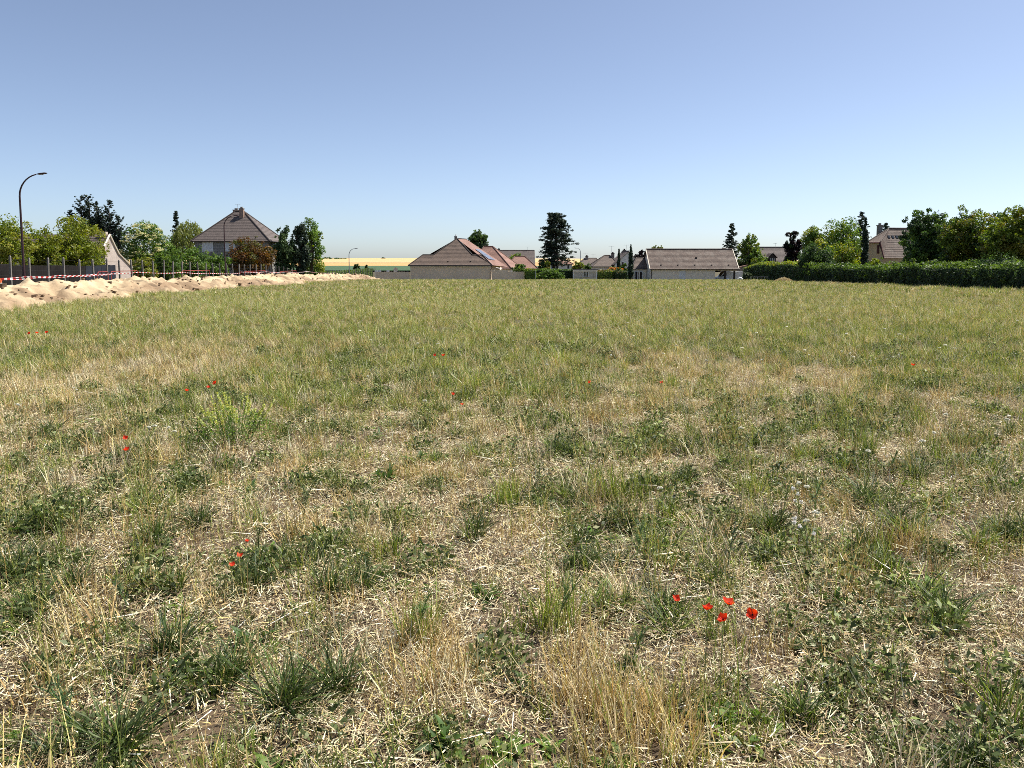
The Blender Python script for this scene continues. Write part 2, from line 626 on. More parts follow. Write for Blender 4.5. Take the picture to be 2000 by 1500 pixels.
def wall_uv(mb, T, a, b, z0, z1, top=None, mat=0):
    """one wall plane from a to b (local xy), optional gable apex"""
    L_ = math.hypot(b[0] - a[0], b[1] - a[1])
    vs = [(a[0], a[1], z0), (b[0], b[1], z0), (b[0], b[1], z1)]
    uv = [(0, 0), (L_, 0), (L_, z1 - z0)]
    if top:
        for t in top:
            vs.append(t)
            uv.append((math.hypot(t[0] - a[0], t[1] - a[1]), t[2] - z0))
    vs.append((a[0], a[1], z1))
    uv.append((0, z1 - z0))
    mb.add([T @ Vector(v) for v in vs], [tuple(range(len(vs)))], (1, 1, 1), mat, uv)


def antenna(root, T, x, y, z, hgt=1.6, k=1.0):
    mb = MB()
    mb.tube([T @ Vector((x, y, z)), T @ Vector((x, y, z + hgt))], .022, 4)
    mb.tube([T @ Vector((x - .55 * k, y, z + hgt * .95)), T @ Vector((x + .55 * k, y, z + hgt * .95))], .016, 4)
    for q in np.linspace(-.5, .5, 6):
        mb.tube([T @ Vector((x + q * k, y - .28, z + hgt * .95)), T @ Vector((x + q * k, y + .28, z + hgt * .95))], .010, 4)
    mb.build('antenna', M['alu'], root)


def chimney(root, T, x, y, z0, z1, wx=.5, wy=.6, mat='brick_chimney', cap='chimney_grey'):
    mb = MB()
    bx(mb, T, (x - wx / 2, y - wy / 2, z0), (x + wx / 2, y + wy / 2, z1))
    c = mb.build('chimney', M[mat], root)
    mb = MB()
    bx(mb, T, (x - wx / 2 - .05, y - wy / 2 - .05, z1), (x + wx / 2 + .05, y + wy / 2 + .05, z1 + .10))
    bx(mb, T, (x - wx / 4, y - wy / 4, z1 + .10), (x + wx / 4, y + wy / 4, z1 + .32))
    k = mb.build('chimney_cap', M[cap], c, loc=(0, 0, 0))
    return c


def house(name, label, px, Y, wd, dp, rz, ze, zr, kind='hip', wall='render_cream', roof='roof_far', over=.35, ridge=None,
          cat='house', x=None, base=None, group=None, off=0.0):
    """local frame: x along the front, y to the back, front wall at y=0. ze, zr absolute heights of eave and ridge."""
    x = XP(px, Y) if x is None else x
    zb = float(h(x, Y)) - .15 if base is None else base
    T = frame_at(x, Y, 0, rz)
    root = thing(name, label, cat, (x, Y, zb), group)
    a = wd / 2
    wm = MB()
    gx_ = [(a, dp / 2, zr - .1)]
    gl_ = [(-a, dp / 2, zr - .1)]
    if kind in ('hip',):
        gx_ = gl_ = None
    wall_uv(wm, T, (-a, 0), (a, 0), zb, ze)
    wall_uv(wm, T, (a, dp), (-a, dp), zb, ze)
    if kind == 'gable_y':
        wm = MB()
        wall_uv(wm, T, (-a, 0), (a, 0), zb, ze, [(off, 0, zr - .1)])
        wall_uv(wm, T, (a, dp), (-a, dp), zb, ze, [(off, dp, zr - .1)])
        gx_ = gl_ = None
    wall_uv(wm, T, (a, 0), (a, dp), zb, ze, gx_)
    wall_uv(wm, T, (-a, dp), (-a, 0), zb, ze, gl_)
    wm.build('wall', M[wall], root)
    rm = MB()
    o = over
    sl_ = (zr - ze) / (dp / 2)
    W = lambda x_, y_, z_: T @ Vector((x_, y_, z_))
    if kind == 'gable_x':
        e = ze - o * sl_
        g = a + .18
        rm.roof(W(-g, -o, e), W(g, -o, e), W(g, dp / 2, zr), W(-g, dp / 2, zr))
        rm.roof(W(g, dp + o, e), W(-g, dp + o, e), W(-g, dp / 2, zr), W(g, dp / 2, zr))
        caps = [((-g, dp / 2, zr), (g, dp / 2, zr))]
        eaves = [((-g, -o, e), (g, -o, e)), ((-g, dp + o, e), (g, dp + o, e))]
        verge = [((-g, -o, e), (-g, dp / 2, zr)), ((g, -o, e), (g, dp / 2, zr)), ((-g, dp + o, e), (-g, dp / 2, zr)), ((g, dp + o, e), (g, dp / 2, zr))]
    elif kind == 'gable_y':
        sl_ = (zr - ze) / a
        e = ze - o * sl_
        rm.roof(W(-a - o, dp + .18, e), W(-a - o, -.18, e), W(off, -.18, zr), W(off, dp + .18, zr))
        rm.roof(W(a + o, -.18, e), W(a + o, dp + .18, e), W(off, dp + .18, zr), W(off, -.18, zr))
        caps = [((off, -.18, zr), (off, dp + .18, zr))]
        eaves = [((-a - o, -.18, e), (-a - o, dp + .18, e)), ((a + o, -.18, e), (a + o, dp + .18, e))]
        verge = [((-a - o, -.18, e), (off, -.18, zr)), ((a + o, -.18, e), (off, -.18, zr))]
    else:
        e = ze - o * sl_
        r0, r1 = ridge if ridge else (-max(0.2, a - dp / 2), max(.2, a - dp / 2))
        A, B, C, D = W(-a - o, -o, e), W(a + o, -o, e), W(a + o, dp + o, e), W(-a - o, dp + o, e)
        p, q = W(r0, dp / 2, zr), W(r1, dp / 2, zr)
        rm.roof(A, B, q, p)
        rm.roof(B, C, q, q)
        rm.roof(C, D, p, q)
        rm.roof(D, A, p, p)
        l = (-a - o, -o, e), (a + o, -o, e), (a + o, dp + o, e), (-a - o, dp + o, e)
        caps = [((r0, dp / 2, zr), (r1, dp / 2, zr)), (l[0], (r0, dp / 2, zr)), (l[1], (r1, dp / 2, zr)), (l[2], (r1, dp / 2, zr)), (l[3], (r0, dp / 2, zr))]
        eaves = [(l[i], l[(i + 1) % 4]) for i in range(4)]
        verge = []
    ro = rm.build('roof', M[roof], root)
    cm = MB()
    for s_, t_ in caps:
        cm.tube([W(s_[0], s_[1], s_[2] + .03), W(t_[0], t_[1], t_[2] + .03)], .10, 6)
    cm.build('ridge_cap', M[roof], ro, loc=(0, 0, 0))
    for s_, t_ in eaves:
        gm = MB()
        gm.tube([W(s_[0], s_[1], s_[2] - .02), W(t_[0], t_[1], t_[2] - .02)], .075, 6)
        gm.build('gutter', M['gutter'], ro, loc=(0, 0, 0))
    for s_, t_ in verge:
        gm = MB()
        gm.tube([W(s_[0], s_[1], s_[2] - .04), W(t_[0], t_[1], t_[2] - .04)], .07, 4)
        gm.build('verge', M['chimney_grey'], ro, loc=(0, 0, 0))
    return root, T, ro


def opening(root, T, x0, x1, z0, z1, y=0.0, mat='shutter', name='window_shutter', slats=0, side=None):
    """frame, leaf and sill set into the front (or side) wall"""
    if side is not None:
        T = T @ Matrix.Translation((side[0], side[1], 0)) @ Matrix.Rotation(side[2], 4, 'Z')
    mb = MB()
    t = .07
    bx(mb, T, (x0 - t, y - .05, z0 - t), (x0, y + .05, z1 + t))
    bx(mb, T, (x1, y - .05, z0 - t), (x1 + t, y + .05, z1 + t))
    bx(mb, T, (x0, y - .05, z1), (x1, y + .05, z1 + t))
    bx(mb, T, (x0 - .12, y - .12, z0 - t - .05), (x1 + .12, y + .04, z0 - t))
    fr = mb.build(name, M['trim_white'], root)
    mb = MB()
    if slats:
        n = slats
        for i in range(n):
            a, b = z0 + (z1 - z0) * i / n, z0 + (z1 - z0) * (i + 1) / n
            bx(mb, T, (x0, y - .030, a + .006), (x1, y + .03, b - .002))
    else:
        bx(mb, T, (x0, y - .022, z0 - t), (x1, y + .03, z1))
    mb.build('pane' if mat == 'glass' else 'shutter', M[mat], fr, loc=(0, 0, 0))
    return fr


# --- tall hipped house of bare concrete blocks
Y0 = 112
ze, zr = ZP(465, Y0), ZP(413, Y0 + 4)
rt, T, ro = house('block_house', 'tall house of bare concrete blocks under a grey hipped roof behind the post fence', 454, Y0, 10.6, 8, 0, ze, zr, 'hip', 'blocks', 'roof_slate', .45, (-.75, .55), x=XP(453.5, Y0))
mb = MB()
mb.box((-5.35, -.02, ze - .42), (5.35, 0.0, ze - .16), M=T)
mb.build('lintel_band', M['chimney_grey'], rt)
for c in (407, 450, 492):
    lx = XP(c, Y0) - rt.location.x
    opening(rt, T, lx - .72, lx + .72, ZP(490, Y0), ZP(472, Y0), slats=12)
c1 = chimney(rt, T, XP(474.5, Y0 + 3) - rt.location.x, 3.2, zr - 2.2, ZP(408, Y0 + 3), .62, .5)
chimney(rt, T, XP(465, Y0 + 5) - rt.location.x, 5.0, zr - 1.2, ZP(411, Y0 + 5), .9, .5)
antenna(rt, T, XP(467, Y0 + 5) - rt.location.x, 5.2, zr + .3, .9, .7)

# --- bungalow with a broad brown roof, side slope with sunlight put into its tile colour and solar panel
Y0 = 118
zb = float(h(-9, Y0)) - .2
zE = ZP(518, Y0)
zW, zT = ZP(498, Y0 + 2.0), ZP(466, Y0 + 5)
xl, xr = XP(798.5, Y0), XP(961, Y0)
rt = thing('bungalow', 'tan walled bungalow with a broad brown hipped roof, sunlit-tinted side slope and solar panel', 'house', ((xl + xr) / 2, Y0, zb))
T = Matrix.Identity(4)
wm = MB()
XL, XR = xl + .22, xr - .18
bk = Y0 + 13.5
xe = XP(985, bk)
wm.prism([(XL, Y0, zb), (XR, Y0, zb), (XR, Y0 + 3.6, zb), (XL, Y0 + 3.6, zb)], (0, 0, zE - zb - .02))
wm.prism([(XL + 1.5, Y0 + 3.61, zb), (XR - .1, Y0 + 3.61, zb), (xe - .5, bk, zb), (XL + 3, bk, zb)], (0, 0, zE - zb - .1))
wm.build('wall', M['render_tan'], rt)
rm = MB()
wl, wr = P(826, 498, Y0 + 2.0), P(942, 498.5, Y0 + 2.0)
ml, mr_ = P(847, 498, Y0 + 2.0), P(922.5, 498, Y0 + 2.0)
ap = P(892.5, 466, Y0 + 5)
re_ = P(911, 467.5, Y0 + 11)
e0, e1 = Vector((xl, Y0 - .3, zE)), Vector((xr, Y0 - .3, zE))
f0, f1 = e0.lerp(e1, 0), e1
eb0, eb1 = Vector((xl, Y0 + 4.2, zE)), Vector((xr, Y0 + 4.2, zE))
rm.roof(e0, e1, wr, wl)                               # long front slope
rm.roof(ml, mr_, ap, ap)                              # upper front hip
rm.roof(eb0, e0, wl, wl)
sb0 = Vector((XL + 2.6, bk + .3, zE))
rm.roof(sb0, Vector((XL + 1.2, Y0 + 2.0, zE + .8)), ap, re_)
rm.roof(eb1, eb0, wl, wr)
ro = rm.build('roof', M['roof_brown'], rt)
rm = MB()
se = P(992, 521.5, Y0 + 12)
rm.roof(e1 + Vector((0.0, .05, 0)), se, re_, ap + Vector((.0, .03, -.02)))      # lit slope of the same roof, sunlight painted into the tile colour
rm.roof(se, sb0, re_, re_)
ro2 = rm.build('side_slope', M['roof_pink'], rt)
cm = MB()
for a, b in ((e0, wl), (wl, ml), (ml, ap), (ap, mr_), (mr_, wr), (wr, e1), (ap, re_)):
    up = Vector((0, 0, .04))
    cm.tube([a + up, b + up], .085, 6)
cm.build('ridge_cap', M['gutter'], rt)
gm = MB()
gm.tube([e0 + Vector((-.1, -.05, -.05)), e1 + Vector((.1, -.05, -.05))], .10, 8)
gm.build('gutter', M['gutter'], rt)
gm = MB()
gm.tube([e1 + Vector((-.05, .0, -.1)), Vector((xr - .05, Y0 - .06, zE - .5)), Vector((XR - .1, Y0 - .06, zE - .7)), Vector((XR - .1, Y0 - .06, zb))], .045, 6)
gm.build('downpipe', M['gutter'], rt)
mb = MB()
mb.box((XL - .05, Y0 - .06, zE - .28), (XR + .05, Y0 - .005, zE - .10))
mb.build('fascia', M['trim_white'], rt)
chimney(rt, T, XP(890.5, Y0 + 5.6), Y0 + 5.6, zT - 1.0, ZP(462, Y0 + 5.6), .42, .42, 'chimney_grey', 'trim_white')
# solar panel laid on the sunlit-tinted slope
nrm = (se - e1).cross(ap - e1).normalized()
nrm = nrm if nrm.z > 0 else -nrm
sp = thing


def on_slope(u, v):
    a = e1.lerp(ap, v)
    b = se.lerp(re_, v)
    return a.lerp(b, u) + nrm * .09


so = MB()
for j in range(2):
    for i in range(4):
        u0, u1 = .30 + i * .1, .30 + (i + 1) * .1 - .006
        v0, v1 = .22 + j * .19, .22 + (j + 1) * .19 - .006
        so = MB()
        so.prism([on_slope(u0, v0), on_slope(u1, v0), on_slope(u1, v1), on_slope(u0, v1)], nrm * .04)
        so.build('solar_panel', M['solar'], rt)
for q in ((875, 512), (919, 512)):
    mb = MB()
    c = P(q[0], q[1], Y0 + .55)
    mb.box((c.x - .09, c.y - .16, c.z - .02), (c.x + .09, c.y + .12, c.z + .17))
    mb.build('roof_vent', M['gutter'], rt)
# white awning at the side
mb = MB()
aw = P(968, 522, Y0 + 3)
mb.prism([aw, P(981, 525.5, Y0 + 3.5), P(981, 526.5, Y0 + 3.5), P(968, 523, Y0 + 3)], (0, .5, .03))
mb.build('awning', M['trim_white'], rt)

# --- second red-roofed wing further back
Yb = 134
root, T, ro = house('red_wing_house', 'pale house with long red tiled slope just behind the bungalow', 958, Yb, 7.2, 9, R(-12), ZP(522, Yb), ZP(481.5, Yb + 4.5), 'hip', 'render_cream', 'roof_pink', .3, (-2.2, -.6), x=XP(957, Yb))

# --- boundary walls
def bwall(label, pts, Y, base, th=.2):
    """masonry garden wall with coping; pts = list of (px, top py)"""
    (pa, ta), (pb, tb) = pts
    xa, xb = XP(pa, Y), XP(pb, Y)
    za = ZP(ta, Y)
    rt_ = thing('garden_wall', label, 'wall', ((xa + xb) / 2, Y, base), 'garden walls beside the bungalow')
    m1 = MB()
    m1.box((xa, Y, base), (xb, Y + th, za - .05))
    m1.build('wall_body', M['render_tan'], rt_)
    m1 = MB()
    m1.box((xa - .0, Y - .025, za - .049), (xb + .0, Y + th + .03, za))
    m1.build('coping', M['render_cream'], rt_)


bwall('low tan garden wall running from the earth bank to the bungalow', [(733, 531), (799.5, 531)], 118.06, zb)
bwall('tan garden wall higher piece joined to the bungalow corner', [(961, 527.5), (993, 528.5)], 118.08, zb)
bwall('tan garden wall end piece beside the clipped green hedge', [(993.2, 531), (1025, 531)], 118.04, zb)

# --- small things over the wall
def garden_chairs():
    for px_, py_, where in ((734.5, 530, 'next to the earth bank end'), (741, 529, 'middle one of three'), (757, 529.5, 'on the satellite dish side')):
        p = P(px_, py_, 124)
        g = float(h(p.x, p.y))
        t_ = thing('garden_chair', 'white garden chair showing over the low tan wall, ' + where, 'chair', (p.x, p.y, g), 'white garden chairs')
        z = g + .45
        m1 = MB()
        m1.box((p.x - .24, p.y - .22, z), (p.x + .24, p.y + .22, z + .04))
        m1.build('seat', M['plastic_white'], t_)
        m1 = MB()
        m1.prism([(p.x - .24, p.y + .2, z + .04), (p.x + .24, p.y + .2, z + .04), (p.x + .22, p.y + .3, p.z + .12), (p.x, p.y + .31, p.z + .18), (p.x - .22, p.y + .3, p.z + .12)], (0, .04, 0))
        m1.build('backrest', M['plastic_white'], t_)
        for sx in (-.2, .2):
            for sy in (-.18, .18):
                m1 = MB()
                m1.tube([(p.x + sx, p.y + sy, g), (p.x + sx * .95, p.y + sy * .95, z)], .022, 5)
                m1.build('leg', M['plastic_white'], t_)


garden_chairs()
p = P(773, 527, 123)
dsh = thing('satellite_dish', 'pale round satellite dish on a short pole over the low wall', 'satellite dish', (p.x, p.y, float(h(p.x, p.y))))
mb = MB()
mb.tube([(p.x, p.y + .1, float(h(p.x, p.y))), (p.x, p.y + .1, p.z)], .03, 6)
mb.build('pole', M['zinc'], dsh)
mb = MB()
ring = []
N = 14
vs = [(p.x, p.y + .02, p.z)]
for rr, dz in ((.2, -.03), (.36, -.10)):
    for k in range(N):
        a = 2 * math.pi * k / N
        vs.append((p.x + rr * math.cos(a), p.y + dz, p.z + rr * 1.1 * math.sin(a)))
fs = [(0, 1 + k, 1 + (k + 1) % N) for k in range(N)] + [(1 + k, 1 + N + k, 1 + N + (k + 1) % N, 1 + (k + 1) % N) for k in range(N)]
mb.add(vs, fs)
mb.build('dish', M['render_cream'], dsh, smooth=True)
mb = MB()
mb.tube([(p.x, p.y, p.z - .3), (p.x, p.y - .4, p.z - .05)], .015, 4)
mb.box((p.x - .05, p.y - .48, p.z - .08), (p.x + .05, p.y - .38, p.z + .02))
mb.build('receiver_arm', M['zinc'], dsh)

# --- houses of the village behind
def vhouse(label, x0, x1, Y, ye, yr, kind='hip', wall='render_cream', roof='roof_far', dp=8, rz=0, ridge=None, ch=None, ants=(), wins=(), name='village_house', off=0.0):
    wd = XP(x1, Y) - XP(x0, Y) - .6
    rt_, T_, ro_ = house(name, label, (x0 + x1) / 2, Y, wd, dp, rz, ZP(ye, Y), ZP(yr, Y + dp / 2), kind, wall, roof, .3, ridge, off=off)
    for cpx, cy, top in (ch or ()):
        lx = XP(cpx, Y + cy) - rt_.location.x
        chimney(rt_, T_, lx, cy, ZP(yr, Y + dp / 2) - 1.6, ZP(top, Y + cy), .6, .6, 'chimney_grey', 'dark_wood')
    for apx, ay, top in ants:
        lx = XP(apx, Y + ay) - rt_.location.x
        z0_ = ZP(yr, Y + dp / 2) - .3
        antenna(rt_, T_, lx, ay, z0_, ZP(top, Y + ay) - z0_)
    for a, b, t_, bt in wins:
        opening(rt_, T_, XP(a, Y) - rt_.location.x, XP(b, Y) - rt_.location.x, ZP(bt, Y), ZP(t_, Y), mat='glass', name='window')
    return rt_, T_


vhouse('long dark roofed house with a chimney at one end, antennas above', 972, 1046, 190, 516, 489, 'gable_x', 'render_cream', 'roof_slate', 9, ch=[(974.5, 4.5, 487)], ants=[(962.5, 4, 481.5), (1030, 4.5, 482)])
vhouse('low house with a salmon red hipped roof behind the clipped hedge', 988, 1051, 142, 523, 501, 'hip', 'render_cream', 'roof_pink', 7.5, ridge=(-1.3, .6))
vhouse('white walled house with pale pink roof half hidden by the pine', 1072, 1120, 172, 515, 503, 'hip', 'render_white', 'roof_pink', 8, wins=[(1077, 1080, 517, 524), (1108, 1112, 517, 524)])
vhouse('small brown hipped roof house with two tall antennas', 1132, 1176, 172, 517, 504.5, 'hip', 'render_cream', 'roof_far', 8, ridge=(-1.0, 1.6), ch=[(1146, 3.5, 501)], ants=[(1144, 4, 494), (1158, 4.5, 496)])
vhouse('brown hipped roof house with black chimney beside the slim cypress', 1156, 1212, 152, 519, 499, 'hip', 'render_cream', 'roof_far', 8, ridge=(.1, 1.2), ch=[(1196.5, 3.5, 495.5)], ants=[(1194, 4, 480)])
rt_, T_ = vhouse('pale gabled house between the two cypresses', 1198, 1252, 150, 514, 491, 'gable_y', 'render_white', 'roof_far', 9, rz=R(0), ch=[(1219, 6, 489)], ants=[(1223, 6, 478)], wins=[(1214, 1218, 512, 521)], off=.25)

# --- long barn-like bungalow with carport
Y0 = 118
zE, zR = ZP(524.5, Y0), ZP(487, Y0 + 3.5)
XA, XB = XP(1271, Y0), XP(1441, Y0)
zb = float(h(28, Y0)) - .1
rt = thing('long_bungalow', 'long cream bungalow with a weathered brown tiled roof and open carport', 'house', ((XA + XB) / 2, Y0, zb))
T = Matrix.Identity(4)
XC = XP(1397, Y0)
DP = 7.0
wm = MB()
wall_uv(wm, T, (XA, Y0), (XC, Y0), zb, zE + .02)
wall_uv(wm, T, (XC, Y0), (XC, Y0 + DP), zb, zE + .02)
wall_uv(wm, T, (XA, Y0 + DP), (XA, Y0), zb, zE + .02, [(XA, Y0 + DP / 2, zR - .08)])
wall_uv(wm, T, (XC, Y0 + DP), (XA, Y0 + DP), zb, zE)
wm.prism([(XB - .1, Y0, zE), (XB - .1, Y0 + DP, zE), (XB - .1, Y0 + DP / 2, zR - .12)], (.1, 0, 0))
wm.build('wall', M['render_cream'], rt)
mb = MB()
mb.box((XA + .02, Y0 - .03, zE - .30), (XB - .1, Y0 - .004, zE - .04))
mb.build('fascia', M['render_cream'], rt)
rm = MB()
sl_ = (zR - zE) / (DP / 2)
o = .3
e = zE - o * sl_ + .18
ga, gb = XA - .18, XB + .12
rm.roof((ga, Y0 - o, e), (gb, Y0 - o, e), (gb - .0, Y0 + DP / 2, zR), (ga, Y0 + DP / 2, zR), .3, .022)
rm.roof((gb, Y0 + DP + o, e), (ga, Y0 + DP + o, e), (ga, Y0 + DP / 2, zR), (gb, Y0 + DP / 2, zR), .3, .022)
rf = rm.build('roof', M['roof_old'], rt)
mb = MB()
mb.tube([(ga, Y0 + DP / 2, zR + .03), (gb, Y0 + DP / 2, zR + .03)], .11, 6)
mb.build('ridge_cap', M['roof_old'], rf, loc=(0, 0, 0))
for gx2 in (ga, gb):
    mb = MB()
    mb.tube([(gx2, Y0 - o, e + .03), (gx2, Y0 + DP / 2, zR + .02)], .075, 4)
    mb.build('verge', M['render_cream'], rf, loc=(0, 0, 0))
mb = MB()
mb.tube([(ga, Y0 - o - .05, e - .03), (gb, Y0 - o - .05, e - .03)], .07, 6)
mb.build('gutter', M['dark_wood'], rf, loc=(0, 0, 0))
mb = MB()
mb.tube([(XA + .12, Y0 - .07, e), (XA + .12, Y0 - .07, zb)], .045, 6)
mb.build('downpipe', M['dark_wood'], rt)
c = P(1359.5, 504, Y0 + 1.85)
mb = MB()
mb.box((c.x - .14, c.y - .2, c.z - .1), (c.x + .14, c.y + .15, c.z + .14))
mb.build('roof_vent', M['dark_wood'], rf, loc=(0, 0, 0))
for i in range(5):
    c = P(1291 + i * 33, 517.5, Y0 + .45)
    mb = MB()
    mb.box((c.x - .1, c.y - .12, c.z - .05), (c.x + .1, c.y + .1, c.z + .06))
    mb.build('roof_vent', M['roof_old'], rf, loc=(0, 0, 0))
opening(rt, T, XP(1328, Y0), XP(1338, Y0), ZP(545.5, Y0), ZP(531, Y0), y=Y0, mat='shutter', slats=10)
for cpx in (1417, 1435):
    mb = MB()
    xx = XP(cpx, Y0)
    mb.box((xx - .12, Y0 + .02, zb), (xx + .12, Y0 + .26, zE + .05))
    mb.build('carport_post', M['dark_wood'], rt)
mb = MB()
mb.box((XC, Y0 + .04, zE - .16), (XB - .12, Y0 + .22, zE - .02))
mb.build('carport_beam', M['render_cream'], rt)
# low hipped annex on its gable end
Ya = 121
rt2, T2, _ = house('annex', 'small pale annex with a brown hipped roof against the long bungalow gable', 1250, Ya, 2.2, 4.2, 0, ZP(523, Ya), ZP(503.5, Ya + 2.1), 'hip', 'render_cream', 'roof_far', .2, (-.2, .9), x=XP(1249.5, Ya), cat='annex')
for a in (1243, 1252):
    opening(rt2, T2, XP(a, Ya) - rt2.location.x - .16, XP(a, Ya) - rt2.location.x + .16, ZP(547, Ya), ZP(531, Ya), mat='dark_wood', name='door')
for k, yy in enumerate((2.0, 4.4)):
    opening(rt, Matrix.Identity(4), -.4, .4, ZP(546, Y0 + yy), ZP(531, Y0 + yy), mat='render_white', name='door', side=(XA, Y0 + yy, R(-90)))
# lean-to store beyond the carport
Yl = 126
xa, xb = XP(1420, Yl), XP(1459, Yl)
lt = thing('lean_to_store', 'grey block store with a sloping red tile roof beyond the carport', 'shed', ((xa + xb) / 2, Yl, zb))
z0_, z1_ = ZP(528, Yl), ZP(518, Yl)
mb = MB()
mb.prism([(xa, Yl, zb), (xb, Yl, zb), (xb, Yl, z1_), (xa, Yl, z0_)], (0, 4, 0))
mb.build('wall', M['chimney_grey'], lt)
mb = MB()
mb.roof((xa - .2, Yl + 4.2, z0_ + .02), (xa - .2, Yl - .25, z0_ + .02), (xb + .15, Yl - .25, z1_ + .06), (xb + .15, Yl + 4.2, z1_ + .06), .33)
mb.build('roof', M['roof_pink'], lt)
mb = MB()
mb.box((XP(1426, Yl), Yl - .03, zb), (XP(1433, Yl), Yl - .004, ZP(531, Yl)))
mb.build('door', M['trim_white'], lt)

# --- van under the carport
def van():
    x0, x1 = XP(1400.5, 120), XP(1433, 120)
    yv, g = 119.9, float(h(33, 120)) + .02
    t_ = thing('parked_van', 'white panel van parked nose out under the carport', 'van', ((x0 + x1) / 2, yv, g))
    L_ = x1 - x0 + 1.4
    prof = [(0, .35), (0, .78), (.12, 1.0), (.55, 1.12), (1.05, 1.78), (1.35, 1.92), (L_, 1.95), (L_, .35)]
    b = MB()
    b.prism([(x0 + q, yv, g + z) for q, z in prof], (0, 1.75, 0))
    b.build('body', M['van_paint'], t_)
    b = MB()
    b.prism([(x0 + q, yv - .012, g + z) for q, z in ((.86, 1.22), (1.12, 1.62), (1.48, 1.64), (1.48, 1.22))], (0, .02, 0))
    b.build('side_window', M['glass'], t_)
    b = MB()
    b.prism([(x0 + .57, yv + .12, g + 1.155), (x0 + .57, yv + 1.63, g + 1.155), (x0 + 1.02, yv + 1.6, g + 1.76), (x0 + 1.02, yv + .15, g + 1.76)], (-.02, 0, .015))
    b.build('windscreen', M['glass'], t_)
    b = MB()
    b.box((x0 - .04, yv + .03, g + .3), (x0 + .12, yv + 1.72, g + .5))
    b.build('bumper', M['rubber'], t_)
    for yy in (yv + .12, yv + 1.45):
        b = MB()
        b.box((x0 - .02, yy, g + .68), (x0 + .10, yy + .2, g + .86))
        b.build('headlight', M['lens'], t_)
    for wx in (.75, L_ - .7):
        for wy in (-.02, 1.57):
            b = MB()
            b.tube([(x0 + wx, yv + wy, g + .33), (x0 + wx, yv + wy + .2, g + .33)], .33, 16)
            wo_ = b.build('wheel', M['rubber'], t_)
            b = MB()
            b.tube([(x0 + wx, yv + wy - .008, g + .33), (x0 + wx, yv + wy + .208, g + .33)], .19, 12)
            b.build('rim', M['zinc'], wo_, loc=(0, 0, 0))
    b = MB()
    b.box((x0 + .85, yv - .16, g + 1.15), (x0 + .93, yv - .01, g + 1.4))
    b.build('mirror', M['rubber'], t_)


van()
# covered white pod next to the van
x0 = XP(1413, 118.6)
g = float(h(x0, 118.6))
pod = thing('covered_trailer', 'low rounded white covered trailer in front of the van', 'trailer', (x0 + .5, 118.6, g))
mb = MB()
vs, fs = [], []
for i in range(9):
    t = i / 8
    for j in range(7):
        a = math.pi * j / 6
        rr = .12 + .42 * math.sin(math.pi * (.12 + .76 * t)) ** .7
        vs.append((x0 + t * 1.0, 118.6 + .45 * math.cos(a) * (rr / .5), g + .45 + rr * math.sin(a)))
for i in range(8):
    for j in range(6):
        fs.append((i * 7 + j, (i + 1) * 7 + j, (i + 1) * 7 + j + 1, i * 7 + j + 1))
mb.add(vs, fs)
mb.build('cover', M['plastic_white'], pod, smooth=True)
mb = MB()
mb.box((x0 + .02, 118.25, g + .3), (x0 + .98, 118.95, g + .46))
mb.build('chassis', M['rubber'], pod)
for yy in (118.12, 118.98):
    mb = MB()
    mb.tube([(x0 + .6, yy, g + .24), (x0 + .6, yy + .1, g + .24)], .24, 12)
    mb.build('wheel', M['rubber'], pod)

# --- flat roofed shed
Ys = 116
xa, xb = XP(1120.5, Ys), XP(1165.5, Ys)
zt = ZP(526, Ys)
sh = thing('flat_roof_shed', 'small cream garden shed with flat roof and narrow double window', 'shed', ((xa + xb) / 2, Ys, float(h(xa, Ys))))
wm = MB()
zb = float(h(xa, Ys)) - .1
wall_uv(wm, Matrix.Identity(4), (xa, Ys), (xb, Ys), zb, zt - .12)
wall_uv(wm, Matrix.Identity(4), (xb, Ys), (xb, Ys + 2.6), zb, zt - .12)
wall_uv(wm, Matrix.Identity(4), (xb, Ys + 2.6), (xa, Ys + 2.6), zb, zt - .12)
wall_uv(wm, Matrix.Identity(4), (xa, Ys + 2.6), (xa, Ys), zb, zt - .12)
wm.build('wall', M['siding'], sh)
mb = MB()
mb.box((xa - .12, Ys - .14, zt - .12), (xb + .12, Ys + 2.7, zt))
mb.build('roof', M['gutter'], sh)
mb = MB()
mb.box((xa - .10, Ys - .12, zt - .34), (xb + .10, Ys - .03, zt - .125))
mb.build('fascia', M['render_cream'], sh)
for a in (1141, 1145.5):
    opening(sh, Matrix.Identity(4), XP(a, Ys), XP(a + 3, Ys), ZP(539.5, Ys), ZP(530.5, Ys), y=Ys, mat='glass', name='window')
for a in (1120.5, 1165.5):
    mb = MB()
    xx = XP(a, Ys)
    mb.box((xx - .07, Ys - .05, zb), (xx + .07, Ys - .003, zt - .35))
    mb.build('corner_board', M['trim_white'], sh)

